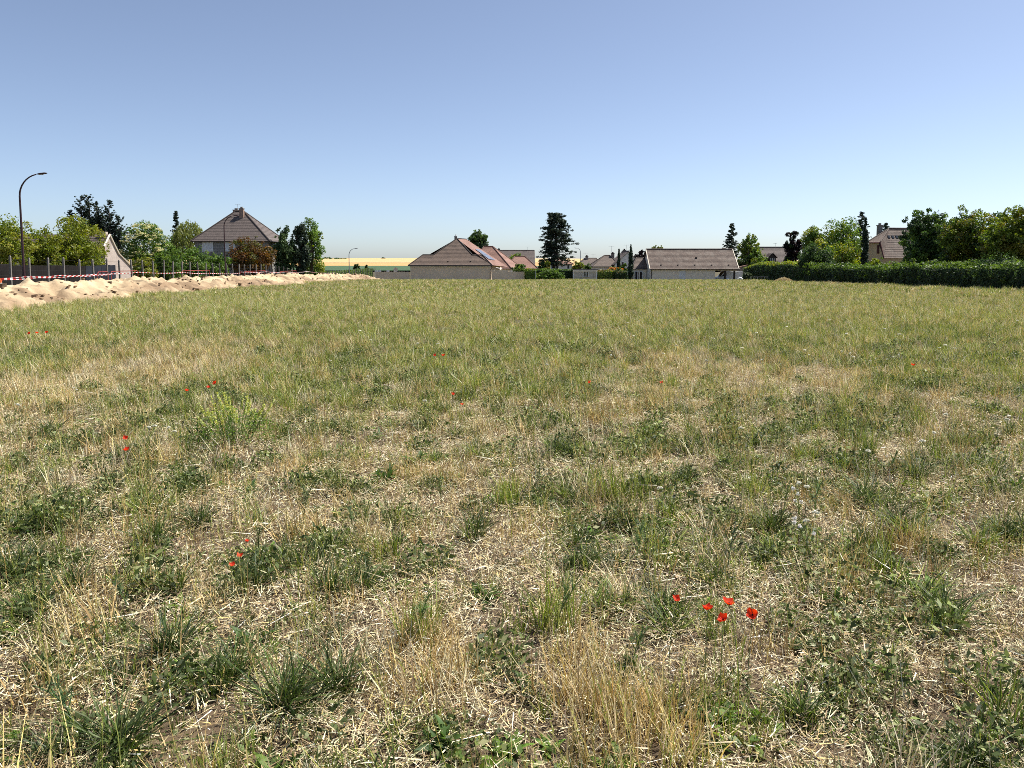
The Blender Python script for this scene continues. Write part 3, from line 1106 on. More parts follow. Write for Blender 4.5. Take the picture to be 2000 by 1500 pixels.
# --- slate roof house with dormer
Yf = 132
rtF, TF, roF = house('dormer_house', 'house with dark ribbed roof and a dormer window behind the long hedge', 1514, Yf, XP(1550, Yf) - XP(1482, Yf), 8, 0, ZP(520, Yf), ZP(483, Yf + 4), 'gable_x', 'render_cream', 'roof_slate', .3, x=XP(1516, Yf))
d0, d1 = XP(1503, Yf), XP(1517, Yf)
mb = MB()
mb.prism([(d0, Yf + .5, ZP(518, Yf)), (d1, Yf + .5, ZP(518, Yf)), (d1, Yf + .5, ZP(503, Yf)), ((d0 + d1) / 2, Yf + .5, ZP(496, Yf)), (d0, Yf + .5, ZP(503, Yf))], (0, 2.6, 0))
dm = mb.build('dormer', M['dark_wood'], rtF)
mb = MB()
mx_ = (d0 + d1) / 2
zz, zp = ZP(503, Yf), ZP(494.5, Yf)
mb.roof((d0 - .3, Yf + 3, zz - .1), (d0 - .3, Yf + .3, zz - .1), (mx_, Yf + .3, zp + .05), (mx_, Yf + 3, zp + .05), .3)
mb.roof((d1 + .3, Yf + .3, zz - .1), (d1 + .3, Yf + 3, zz - .1), (mx_, Yf + 3, zp + .05), (mx_, Yf + .3, zp + .05), .3)
mb.build('dormer_roof', M['roof_slate'], dm, loc=(0, 0, 0))
mb = MB()
mb.box((mx_ - .30, Yf + .46, ZP(515, Yf)), (mx_ + .30, Yf + .494, ZP(504, Yf)))
mb.build('pane', M['glass'], dm, loc=(0, 0, 0))
mb = MB()
for xx in (mx_ - .34, mx_ - .03, mx_ + .28):
    mb.box((xx, Yf + .42, ZP(515, Yf)), (xx + .06, Yf + .459, ZP(504, Yf)))
mb.build('window_frame', M['trim_white'], dm, loc=(0, 0, 0))
antenna(rtF, TF, XP(1513, Yf + 3) - rtF.location.x, 3, ZP(490, Yf), 1.4, .5)

# --- half-hipped yellow house among the trees
Yg = 92
xg0, xg1 = XP(1690, Yg), XP(1724, Yg)
zeg = ZP(503, Yg)
zrg = ZP(446.5, Yg + 3)
zk = ZP(472, Yg)
gb_ = float(h(44, Yg)) - .1
rt = thing('half_hipped_house', 'yellow gabled house with half-hipped brown roof and chimney behind the hedge', 'house', (xg0, Yg, gb_))
# gable wall faces the field; ridge runs away along the long axis
A0, A1 = P(1687, 503, Yg + 2.2), P(1727, 503, Yg)            # gable foot corners
K0, K1 = P(1697, 472.5, Yg + 1.6), P(1717, 473, Yg + .5)     # where the half hip starts
ridge0 = P(1736, 446.5, Yg + 3.0)
far = Vector((11, 2.4, 0))
ridge1 = ridge0 + far
wm = MB()
gb0, gb1 = Vector((A0.x + .25, A0.y, gb_)), Vector((A1.x - .1, A1.y, gb_))
wm.add([gb0, gb1, A1 + Vector((-.1, 0, 0)), K1 + Vector((-.05, .05, 0)), K0 + Vector((.05, .05, 0)), A0 + Vector((.25, 0, 0))], [(0, 1, 2, 3, 4, 5)])
f1 = gb1 + far
wm.add([gb1, f1, f1 + Vector((0, 0, A1.z - gb_)), A1 + Vector((-.1, 0, 0))], [(0, 1, 2, 3)])
wm.build('wall', M['render_yellow'], rt)
rm = MB()
rm.roof(A1 + Vector((-.15, -.2, -.1)), A1 + far + Vector((0, -.2, -.1)), ridge1, ridge0, .3, .022)       # long slope
rm.roof(K0 + Vector((-.25, -.2, 0)), K1 + Vector((.05, -.25, 0)), ridge0, ridge0, .3, .022)
rm.add([A1 + Vector((-.15, -.2, -.08)), ridge0 + Vector((0, 0, .01)), K1 + Vector((.05, -.24, .02))], [(0, 1, 2)], (1, 1, 1), 0, [(0, 0), (.6, 4), (-.6, 2)])              # half hip
B0 = A0 + Vector((-.3, .3, -.1))
rm.roof(B0 + far, B0, ridge0, ridge1, .3, .022)
rg = rm.build('roof', M['roof_old'], rt)
mb = MB()
mb.tube([ridge0 + Vector((0, 0, .04)), ridge1 + Vector((0, 0, .04))], .1, 6)
mb.tube([K1 + Vector((.05, -.22, .04)), ridge0], .08, 6)
mb.tube([K0 + Vector((-.25, -.2, .04)), ridge0], .08, 6)
mb.build('ridge_cap', M['roof_old'], rg, loc=(0, 0, 0))
mb = MB()
mb.tube([K0 + Vector((-.3, -.25, -.08)), K1 + Vector((.1, -.3, -.08))], .07, 6)
mb.tube([K0 + Vector((-.25, -.22, -.08)), B0 + Vector((.1, -.4, 0))], .07, 6)
mb.tube([K1 + Vector((.02, -.25, -.06)), A1 + Vector((-.15, -.25, -.12))], .07, 6)
mb.build('barge_board', M['brown_paint'], rg, loc=(0, 0, 0))
chimney(rt, Matrix.Identity(4), XP(1715, Yg + 3.5), Yg + 3.5, zk, ZP(441, Yg + 3.5), .5, .5, 'chimney_grey', 'chimney_grey')
nrm = (A1 + far - A1).cross(ridge0 - A1).normalized()
nrm = nrm if nrm.z > 0 else -nrm
for k in range(3):
    q = A1.lerp(ridge0, .70) + far.normalized() * (.15 + k * .55)
    mb = MB()
    u = far.normalized()
    v_ = nrm.cross(u)
    mb.prism([q - u * .13 - v_ * .2, q + u * .13 - v_ * .2, q + u * .13 + v_ * .2, q - u * .13 + v_ * .2], nrm * .10)
    mb.build('roof_window', M['glass'], rg, loc=(0, 0, 0))
mb = MB()
wq = P(1716, 487, Yg + .55)
mb.box((wq.x - .2, wq.y - .12, wq.z - .5), (wq.x + .2, wq.y + .02, wq.z + .5), M=None)
mb.build('window_shutter', M['brown_paint'], rt)

# --- old plastered barn with a flared back slope
Xg = -36.0
rt = thing('old_barn', 'old plastered barn with steep gable and flared tiled back slope', 'barn', (Xg, 70, float(h(Xg, 70))))
gp = []
for px_, py_ in ((205, 545), (205, 477), (213, 459), (222, 478), (231, 496), (244, 509), (257, 523), (257, 545)):
    Yp = Xg / ((px_ - 1000) / F) * .999
    gp.append(P(px_, py_, Yp))
gp[0].z = gp[-1].z = float(h(Xg, 70)) - .2
wm = MB()
wm.prism(gp, (-.35, 0, 0))
fr = [gp[0], gp[1]]
wm.prism([gp[0] + Vector((-.36, .02, 0)), gp[1] + Vector((-.36, .02, 0)), gp[1] + Vector((-9, .02, 0)), gp[0] + Vector((-9, .02, 0))], (0, .3, 0))
wm.build('wall', M['old_plaster'], rt)
rm = MB()
top = gp[2] + Vector((0, 0, .06))
fl = Vector((-9, 0, 0))
rm.roof(gp[1] + Vector((-9, -.35, -.25)), gp[1] + Vector((.08, -.35, -.25)), top + Vector((.08, 0, 0)), top + fl, .25)
prev = top
for q in gp[3:7]:
    q = q + Vector((0, 0, .07))
    rm.roof(q + Vector((.08, 0, 0)), q + fl, prev + fl, prev + Vector((.08, 0, 0)), .25)
    prev = q
rb = rm.build('roof', M['roof_far'], rt)
mb = MB()
pr = [gp[i] + Vector((.06, 0, .05)) for i in range(2, 7)]
mb.tube(pr, .08, 5)
mb.build('verge', M['render_cream'], rb, loc=(0, 0, 0))
mb = MB()
mb.tube([gp[1] + Vector((.06, -.3, -.2)), gp[2] + Vector((.06, 0, .05))], .09, 5)
mb.build('verge', M['render_cream'], rb, loc=(0, 0, 0))
mb = MB()
mb.box((Xg - .5, gp[2].y - .25, gp[2].z - .05), (Xg + .05, gp[2].y + .25, gp[2].z + .28))
mb.build('ridge_stone', M['old_plaster'], rb, loc=(0, 0, 0))
# ------------------------------------------------------------------ street lamps
def street_lamp(label, px, Y, ytop, arm_dir=1, mat='lamp_paint', z0=None, arm=1.35, k=1.0):
    x = XP(px, Y)
    g = float(h(x, Y)) - .05 if z0 is None else z0
    zt = ZP(ytop, Y)
    t_ = thing('street_lamp', label, 'street lamp', (x, Y, g), 'street lamps')
    m = MB()
    rb = arm
    pts = [(x, Y, g), (x, Y, g + .9), (x, Y, zt - rb * 1.05)]
    rad = [.085 * k, .08 * k, .055 * k]
    for i in range(1, 9):
        a = math.pi / 2 * i / 8 * .86
        pts.append((x + arm_dir * rb * (1 - math.cos(a)), Y, zt - rb * 1.05 + rb * 1.02 * math.sin(a)))
        rad.append((.055 - .018 * i / 8) * k)
    m.tube(pts, rad, 8)
    m.build('pole', M[mat], t_, smooth=True)
    e_ = Vector(pts[-1])
    hm = MB()
    vs, fs = [], []
    prof = [(0, .035), (.1, .07), (.25, .12), (.5, .13), (.62, .09), (.68, .03)]
    for q, r_ in prof:
        for j in range(8):
            a = 2 * math.pi * j / 8
            vs.append((e_.x + arm_dir * q * k * 1.05, e_.y + r_ * 1.15 * math.cos(a) * k, e_.z + .01 + q * .10 + (r_ * .55 * math.sin(a) if math.sin(a) > 0 else r_ * .3 * math.sin(a)) * k))
    for i in range(len(prof) - 1):
        for j in range(8):
            fs.append((i * 8 + j, i * 8 + (j + 1) % 8, (i + 1) * 8 + (j + 1) % 8, (i + 1) * 8 + j))
    hm.add(vs, fs)
    hd = hm.build('lamp_head', M[mat], t_, smooth=True)
    gm_ = MB()
    gm_.box((e_.x + arm_dir * .33 * k - .14 * k, e_.y - .07 * k, e_.z - .02), (e_.x + arm_dir * .33 * k + .14 * k, e_.y + .07 * k, e_.z + .005))
    gm_.build('lens', M['lamp_glass'], hd, loc=(0, 0, 0))
    dm_ = MB()
    dm_.box((x - .05, Y - .1 * k, g + .5), (x + .05, Y - .075 * k, g + .95))
    dm_.build('inspection_door', M[mat], t_)
    return t_


street_lamp('tall dark maroon street lamp with curved arm beside the first fence posts', 46, 48, 338.5)
street_lamp('dark street lamp with curved arm in front of the block house', 440, 82, 421, k=1.0, arm=1.1)
street_lamp('slim grey street lamp against the golden hillside fields', 682, 150, 485, mat='lamp_grey', arm=1.25, k=1.15)
street_lamp('thin grey street lamp beside the big pine', 1133.5, 165, 484.5, -1, 'lamp_grey', arm=.8, k=1.0)

# ------------------------------------------------------------------ concrete post fence
XF = -32.0
fy = np.arange(41.3, 182, 1.96)
f0 = float(h(XF, fy[0]))
fn = thing('post_fence', 'long wire fence on tall concrete posts beyond the earth bank', 'fence', (XF, fy[0], f0))
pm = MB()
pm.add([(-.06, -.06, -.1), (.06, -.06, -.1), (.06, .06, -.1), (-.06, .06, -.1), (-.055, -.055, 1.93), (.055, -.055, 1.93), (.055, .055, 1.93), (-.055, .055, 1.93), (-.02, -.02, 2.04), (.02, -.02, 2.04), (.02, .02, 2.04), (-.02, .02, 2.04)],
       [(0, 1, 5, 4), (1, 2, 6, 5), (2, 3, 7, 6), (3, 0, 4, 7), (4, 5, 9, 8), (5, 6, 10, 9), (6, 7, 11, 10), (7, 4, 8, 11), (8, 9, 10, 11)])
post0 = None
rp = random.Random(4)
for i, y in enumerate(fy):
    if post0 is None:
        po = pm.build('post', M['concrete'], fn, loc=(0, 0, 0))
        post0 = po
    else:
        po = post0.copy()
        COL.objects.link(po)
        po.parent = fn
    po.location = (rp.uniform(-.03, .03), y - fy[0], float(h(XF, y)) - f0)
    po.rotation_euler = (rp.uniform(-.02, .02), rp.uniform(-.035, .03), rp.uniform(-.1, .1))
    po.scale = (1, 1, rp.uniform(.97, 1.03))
for zz in (.45, .8, 1.15, 1.5, 1.85):
    wm = MB()
    wm.tube([(XF, y, float(h(XF, y)) + zz) for y in fy], .006, 3)
    wm.build('wire', M['wire'], fn)

# dark board screen set behind the fence
sc_y = np.arange(40, 67.6, 2.3)
bs = thing('board_screen', 'low dark board screen standing behind the first fence posts', 'screen', (-33.6, 40, float(h(-33.6, 40))))
for i in range(len(sc_y) - 1):
    a, b = sc_y[i], sc_y[i + 1] - .04
    mb = MB()
    tp = 1.52 + rp.uniform(-.06, .05)
    z = float(h(-33.6, a))
    for k in range(8):
        q0, q1 = a + (b - a) * k / 8, a + (b - a) * (k + 1) / 8 - .008
        mb.box((-33.62 + rp.uniform(-.008, .008), q0, z - .1), (-33.58, q1, z + tp + rp.uniform(-.02, .02)))
    mb.build('panel', M['screen_blue' if i in (9, 10) else 'screen'], bs)

# ------------------------------------------------------------------ barrier tape and safety barriers
def tape(label, pts, wdt=.048, lean=0.0):
    """ribbon strung along pts (x, y, z), sagging between them, alternate red and white blocks"""
    m = MB()
    s_acc = 0.0
    for i in range(len(pts) - 1):
        a, b = Vector(pts[i]), Vector(pts[i + 1])
        L_ = (b - a).length
        n = max(4, int(L_ / .26))
        sag = min(.14, .010 * L_)
        pp = []
        for j in range(n + 1):
            t = j / n
            q = a.lerp(b, t)
            q.z -= sag * 4 * t * (1 - t)
            pp.append((q, .25 * math.sin(t * 7 + i * 2)))
        for j in range(n):
            (q0, w0), (q1, w1) = pp[j], pp[j + 1]
            u0 = Vector((math.sin(w0) * wdt, 0, math.cos(w0) * wdt))
            u1 = Vector((math.sin(w1) * wdt, 0, math.cos(w1) * wdt))
            m.add([q0, q1, q1 + u1, q0 + u0], [(0, 1, 2, 3)], mat=int((s_acc + j) % 2))
        s_acc += n
    o = m.build('barrier_tape', [M['tape_red'], M['tape_white']])
    tag(o, label, 'barrier tape', 'red and white tapes')
    return o


def on_line(px, py, X):
    Yq = X / ((px - 1000) / F)
    return P(px, py, Yq)


tape('red and white barrier tape strung in front of the fence above the earth bank', [on_line(a, b, -29.6) for a, b in ((-150, 560), (8, 544.5), (47, 541.5), (120, 538.5), (193, 536), (216, 535.5), (272, 532), (358, 532.5), (410, 534), (470, 533.5))])
tape('second red and white tape hanging just below the first beside the lamp', [on_line(a, b, -29.9) for a, b in ((-150, 570), (8, 547), (75, 543), (140, 540.5), (193, 538), (217, 536.5))])
tape('far red and white tape sagging between the distant barriers', [on_line(a, b, -29.6) for a, b in ((470, 531.5), (520, 531), (560, 531.5), (600, 530.5), (655, 533))])


def barrier(label, pxa, pxb, ytop, X, zl=None, panel=True):
    ya, yb = X / ((pxa - 1000) / F), X / ((pxb - 1000) / F)
    ya, yb = min(ya, yb), max(ya, yb)
    g = float(h(X, ya))
    zt = ZP(ytop, (ya + yb) / 2)
    hh = max(.95, zt - g)
    zt = g + hh
    t_ = thing('safety_barrier', label, 'barrier', (X, (ya + yb) / 2, g), 'red frame barriers')
    r_ = .15
    m = MB()
    pts = [(X, ya, g + .05), (X, ya, zt - r_), (X, ya + r_ * .3, zt - r_ * .3), (X, ya + r_, zt), (X, yb - r_, zt), (X, yb - r_ * .3, zt - r_ * .3), (X, yb, zt - r_), (X, yb, g + .05)]
    m.tube(pts, .024, 6)
    m.build('frame', M['barrier_red'], t_)
    m = MB()
    m.tube([(X, ya, g + hh * .42), (X, yb, g + hh * .42)], .018, 6)
    m.build('rail', M['barrier_red'], t_)
    for yy in (ya, yb):
        m = MB()
        m.tube([(X - .28, yy, g + .03), (X + .28, yy, g + .03)], .022, 6)
        m.build('foot', M['barrier_red'], t_)
    if panel:
        m = MB()
        m.box((X + .012, ya + .05, g + hh * .10), (X + .024, ya + .05 + min(.9, (yb - ya) * .3), g + hh * .28))
        m.build('panel', M['tape_red'], t_)
    return t_


barrier('short red safety barrier before the old barn with a red plate', 192.5, 213, 531, -29.6)
barrier('wide red safety barrier before the old barn gable', 219, 271, 529.5, -29.6)
barrier('red safety barrier beneath the block house shrubs', 357, 411, 528.5, -29.6)
barrier('red safety barrier below the copper leaved shrub', 479, 520, 529.5, -29.6, panel=False)
barrier('last red safety barrier below the dark evergreens', 549, 580, 529.5, -29.6, panel=False)
p = on_line(1, 556, -27)
oc = thing('traffic_cone', 'orange traffic cone behind the earth bank', 'cone', (p.x, p.y, float(h(p.x, p.y))))
g = float(h(p.x, p.y))
mb = MB()
mb.tube([(p.x, p.y, g + .03), (p.x, p.y, g + .35), (p.x, p.y, g + .75)], [.16, .10, .04], 12)
mb.build('body', M['orange'], oc)
mb = MB()
mb.box((p.x - .2, p.y - .2, g), (p.x + .2, p.y + .2, g + .04))
mb.build('base', M['orange'], oc)
mb = MB()
mb.tube([(p.x, p.y, g + .38), (p.x, p.y, g + .52)], [.103, .08], 12)
mb.build('band', M['tape_white'], oc)

# ------------------------------------------------------------------ trees, shrubs, hedges
def unit(v):
    return v / np.maximum(np.linalg.norm(v, axis=1, keepdims=True), 1e-6)


def leaf_quads(pos, nrm, size, rs, asp=.55):
    n = len(pos)
    t = unit(np.cross(nrm, rs.normal(size=(n, 3))))
    b = np.cross(nrm, t)
    s = (size * rs.uniform(.65, 1.35, n))[:, None]
    w_ = s * asp
    return np.stack([pos - t * s, pos - b * w_ + nrm * s * .12, pos + t * s, pos + b * w_ + nrm * s * .12], 1)


def clump_leaves(cen, rad, per, size, cols, rs, flat=1.0, up=.35, jit=.16, accent=None, acc_p=0.0, shell=.4):
    """leaves gathered in clumps; cols = list of natural leaf colours, one picked per clump"""
    cen, rad = np.asarray(cen), np.asarray(rad)
    k = len(cen)
    per_i = np.maximum(4, (per * (rad / rad.mean()) ** 2)).astype(int)
    idx = np.repeat(np.arange(k), per_i)
    n = len(idx)
    d = unit(rs.normal(size=(n, 3)))
    r = rad[idx] * (shell + (1 - shell) * rs.random(n) ** .6)
    off = d * r[:, None]
    off[:, 2] *= flat
    pos = cen[idx] + off
    nm = unit(d * .8 + rs.normal(size=(n, 3)) * .75 + np.array([0, 0, up]))
    V = leaf_quads(pos, nm, np.full(n, size), rs)
    cc = np.array(cols)[rs.integers(0, len(cols), k)]
    C = cc[idx] * (1 + rs.normal(0, jit, (n, 1))) * (1 + rs.normal(0, .05, (n, 3)))
    if accent is not None:
        a = (rs.random(n) < acc_p) & (d[:, 2] > .1)
        C[a] = np.array(accent) * (1 + rs.normal(0, .1, (a.sum(), 1)))
    return V, np.clip(C, .004, .95)


def limb_tubes(mb, base, trunk_top, cen, r0, rs, nl=10):
    base, trunk_top = Vector(base), Vector(trunk_top)
    mid = base.lerp(trunk_top, .5) + Vector((rs.normal(0, .03), rs.normal(0, .03), 0)) * (trunk_top - base).length
    mb.tube([base - Vector((0, 0, .1)), base + Vector((0, 0, .15)), mid, trunk_top], [r0 * 1.25, r0, r0 * .8, r0 * .45], 7)
    if len(cen):
        for c in np.asarray(cen)[rs.permutation(len(cen))[:nl]]:
            c = Vector(c)
            s_ = base.lerp(trunk_top, rs.uniform(.45, .95))
            q = s_.lerp(c, .5) + Vector((0, 0, .12 * (c - s_).length))
            mb.tube([s_, q, c], [r0 * .35, r0 * .22, r0 * .07], 5, cap=False)


def finish(name, label, cat, base, V, C, trunk, mat, bark='bark', group=None, crown='crown'):
    t_ = thing(name, label, cat, base, group)
    me = quads_mesh(crown, V, C, M[mat])
    link(crown, me, t_)
    if trunk is not None and trunk.n:
        trunk.build('trunk', M[bark], t_, smooth=True)
    return t_


def broad(label, px0, px1, ytop, Y, cols, zlow=.2, name='broadleaf_tree', cat='tree', n=70, per=70, leaf=None, seed=0, cr=.30, rough=.20, accent=None, acc_p=0, depth=.9, mat='leaf', plates=None, flat=.8, up=.35, group=None, base_z=None):
    """rounded crown of leaf clumps on a limbed trunk, filling the photo's outline at depth Y"""
    rs = np.random.default_rng(1000 + seed)
    x0, x1 = XP(px0, Y), XP(px1, Y)
    cx, rx = (x0 + x1) / 2, (x1 - x0) / 2
    g = float(h(cx, Y)) if base_z is None else base_z
    zt = ZP(ytop, Y)
    H = zt - g
    zl = g + H * zlow
    cz, rz_ = (zl + zt) / 2, (zt - zl) / 2
    d = unit(rs.normal(size=(n, 3)))
    rr = .45 + .55 * rs.random(n) ** .5
    lump = 1 + rough * (rs.random(n) - .6) * 2
    k = cr * rx
    cen = np.stack([cx + d[:, 0] * rr * lump * (rx - k * .55), Y + d[:, 1] * rr * lump * (rx * depth - k * .5), cz + d[:, 2] * rr * lump * (rz_ - k * .55)], 1)
    rad = k * rs.uniform(.55, 1.25, n)
    leaf = leaf or max(.055, Y / 768 * .95)
    V, C = clump_leaves(cen, rad, per * 1.5, leaf, cols, rs, flat, up, accent=accent, acc_p=acc_p)
    # loose twigs breaking the outline
    m = n // 3
    d2 = unit(rs.normal(size=(m, 3)) + np.array([0, 0, .5]))
    c2 = np.stack([cx + d2[:, 0] * rx * 1.0, Y + d2[:, 1] * rx * depth, cz + d2[:, 2] * rz_ * 1.0], 1)
    V2, C2 = clump_leaves(c2, k * rs.uniform(.2, .45, m), per * .22, leaf, cols, rs, 1.4, up)
    if plates:
        pc_, pn_, pr_ = plates
        d3 = unit(rs.normal(size=(pn_, 3)) + np.array([0, -.5, .45]))
        c3 = np.stack([cx + d3[:, 0] * rx * .97, Y + d3[:, 1] * rx * depth * .97, cz + d3[:, 2] * rz_ * .97], 1)
        V3, C3 = clump_leaves(c3, pr_ * rs.uniform(.6, 1.3, pn_), 26, leaf * .8, [pc_], rs, .3, 1.0, jit=.08)
        V2, C2 = np.concatenate([V2, V3]), np.concatenate([C2, C3])
    tr = MB()
    limb_tubes(tr, (cx, Y, g), (cx + rs.normal(0, .1) * rx, Y, cz + rz_ * .3), cen, max(.06, .028 * H), rs, 14)
    return finish(name, label, cat, (cx, Y, g), np.concatenate([V, V2]), np.concatenate([C, C2]), tr, mat, group=group)


def conifer(label, px, half, ytop, Y, cols, seed=0, name='conifer', tiers=11, kbr=7, zlow=.08, droop=-.15, sweep=.25, shape=1.0, leaf=None, per=26, tops=None, r0=None, gap=0.0, fat=1.0, base_z=None):
    """tiers of needle boughs round a straight trunk"""
    rs = np.random.default_rng(3000 + seed)
    X = XP(px, Y)
    g = float(h(X, Y)) if base_z is None else base_z
    leaf = leaf or max(.06, Y / 768 * .85)
    cen, rad = [], []
    tr = MB()
    for (dx, yt, hf) in (tops or [(0, ytop, half)]):
        xx = XP(px + dx, Y)
        zt = ZP(yt, Y)
        Rm = 1.3 * hf / F * Y
        H = zt - g
        nbr = tiers * kbr
        for i in range(nbr):
            t = ((i + rs.random()) / nbr) ** 1.12
            if rs.random() < gap:
                continue
            z = g + H * (zlow + (1 - zlow) * t)
            Rr = Rm * ((1 - t) ** shape * rs.uniform(.7, 1.12) + .05)
            a = rs.uniform(0, 2 * math.pi)
            L_ = Rr * rs.uniform(.65, 1.1)
            nb = max(2, int(L_ / (leaf * 2.0)))
            for j in range(1, nb + 1):
                q = j / nb
                cen.append((xx + math.cos(a) * L_ * q, Y + math.sin(a) * L_ * q, z + L_ * (droop * q + sweep * q * q)))
                rad.append(leaf * (2.1 - .9 * q) * fat * rs.uniform(.6, 1.2))
            tr.tube([(xx, Y, z), (xx + math.cos(a) * L_ * .9, Y + math.sin(a) * L_ * .9, z + L_ * (droop * .9 + sweep * .8))], [.035, .012], 4, cap=False)
        rr = r0 or max(.08, .022 * H)
        tr.tube([(X + (xx - X) * .2, Y, g - .1), (xx, Y, g + H * .4), (xx, Y, zt)], [rr, rr * .75, .02], 7)
        cen.append((xx, Y, zt - leaf))
        rad.append(leaf * 1.2)
    V, C = clump_leaves(np.array(cen), np.array(rad), per, leaf * .9, cols, rs, .42, .25, shell=.15)
    return finish(name, label, 'tree', (X, Y, g), V, C, tr, 'needle', 'pine_bark')


def column(label, px0, px1, ytop, Y, cols, seed=0, name='cypress', zlow=.0, leaf=None):
    rs = np.random.default_rng(5000 + seed)
    X, Rm = XP((px0 + px1) / 2, Y), (XP(px1, Y) - XP(px0, Y)) / 2
    g = float(h(X, Y))
    zt = ZP(ytop, Y)
    leaf = leaf or max(.05, Y / 768 * .7)
    n = 210
    t = rs.random(n)
    prof = np.clip(np.minimum(1, .6 + t * 2.2) * (1 - t ** 2.2) ** .8, .05, 1)
    a = rs.uniform(0, 2 * math.pi, n)
    q = np.sqrt(rs.random(n)) * .72
    cen = np.stack([X + np.cos(a) * q * Rm * prof, Y + np.sin(a) * q * Rm * prof, g + .15 + (zt - g - .3) * t], 1)
    V, C = clump_leaves(cen, Rm * .42 * (prof * .7 + .3) * rs.uniform(.7, 1.2, n), 44, leaf, cols, rs, 2.0, .6)
    tr = MB()
    tr.tube([(X, Y, g - .1), (X, Y, g + (zt - g) * .8)], [.12, .03], 6)
    return finish(name, label, 'tree', (X, Y, g), V, C, tr, 'needle', 'pine_bark')


def willow(label, px0, px1, ytop, Y, cols, seed=0):
    rs = np.random.default_rng(6000 + seed)
    X, Rm = XP((px0 + px1) / 2, Y), (XP(px1, Y) - XP(px0, Y)) / 2
    g, zt = float(h(X, Y)), ZP(ytop, Y)
    leaf = Y / 768 * 1.15
    n = 620
    a = rs.uniform(0, 2 * math.pi, n)
    q = np.sqrt(rs.random(n))
    top = zt - (zt - g) * .50 * q ** 2.3 - rs.random(n) * .7
    ln = (zt - g) * rs.uniform(.15, .5, n)
    m = 16
    s_ = rs.random((n, m))
    pos = np.stack([X + np.cos(a)[:, None] * (q[:, None] * Rm + .25 * Rm * s_ * .3) + rs.normal(0, .09, (n, m)),
                    Y + np.sin(a)[:, None] * q[:, None] * Rm * .9 + rs.normal(0, .09, (n, m)),
                    top[:, None] - ln[:, None] * s_], -1).reshape(-1, 3)
    N = len(pos)
    nm = unit(rs.normal(size=(N, 3)) * np.array([1, 1, .4]))
    tdir = unit(np.tile([0, 0, -1.0], (N, 1)) + rs.normal(0, .35, (N, 3)))
    b = unit(np.cross(nm, tdir))
    sz = (leaf * rs.uniform(.7, 1.5, N))[:, None]
    V = np.stack([pos - tdir * sz, pos - b * sz * .3, pos + tdir * sz, pos + b * sz * .3], 1)
    cc = np.array(cols)[rs.integers(0, len(cols), n)]
    C = np.repeat(cc, m, 0) * (1 + rs.normal(0, .14, (N, 1)))
    tr = MB()
    limb_tubes(tr, (X, Y, g), (X, Y, g + (zt - g) * .75), np.stack([X + np.cos(a[:12]) * q[:12] * Rm * .7, Y + np.sin(a[:12]) * q[:12] * Rm * .7, top[:12] - .4], 1), .22, rs, 12)
    return finish('willow_tree', label, 'tree', (X, Y, g), V, np.clip(C, .01, .9), tr, 'leaf')


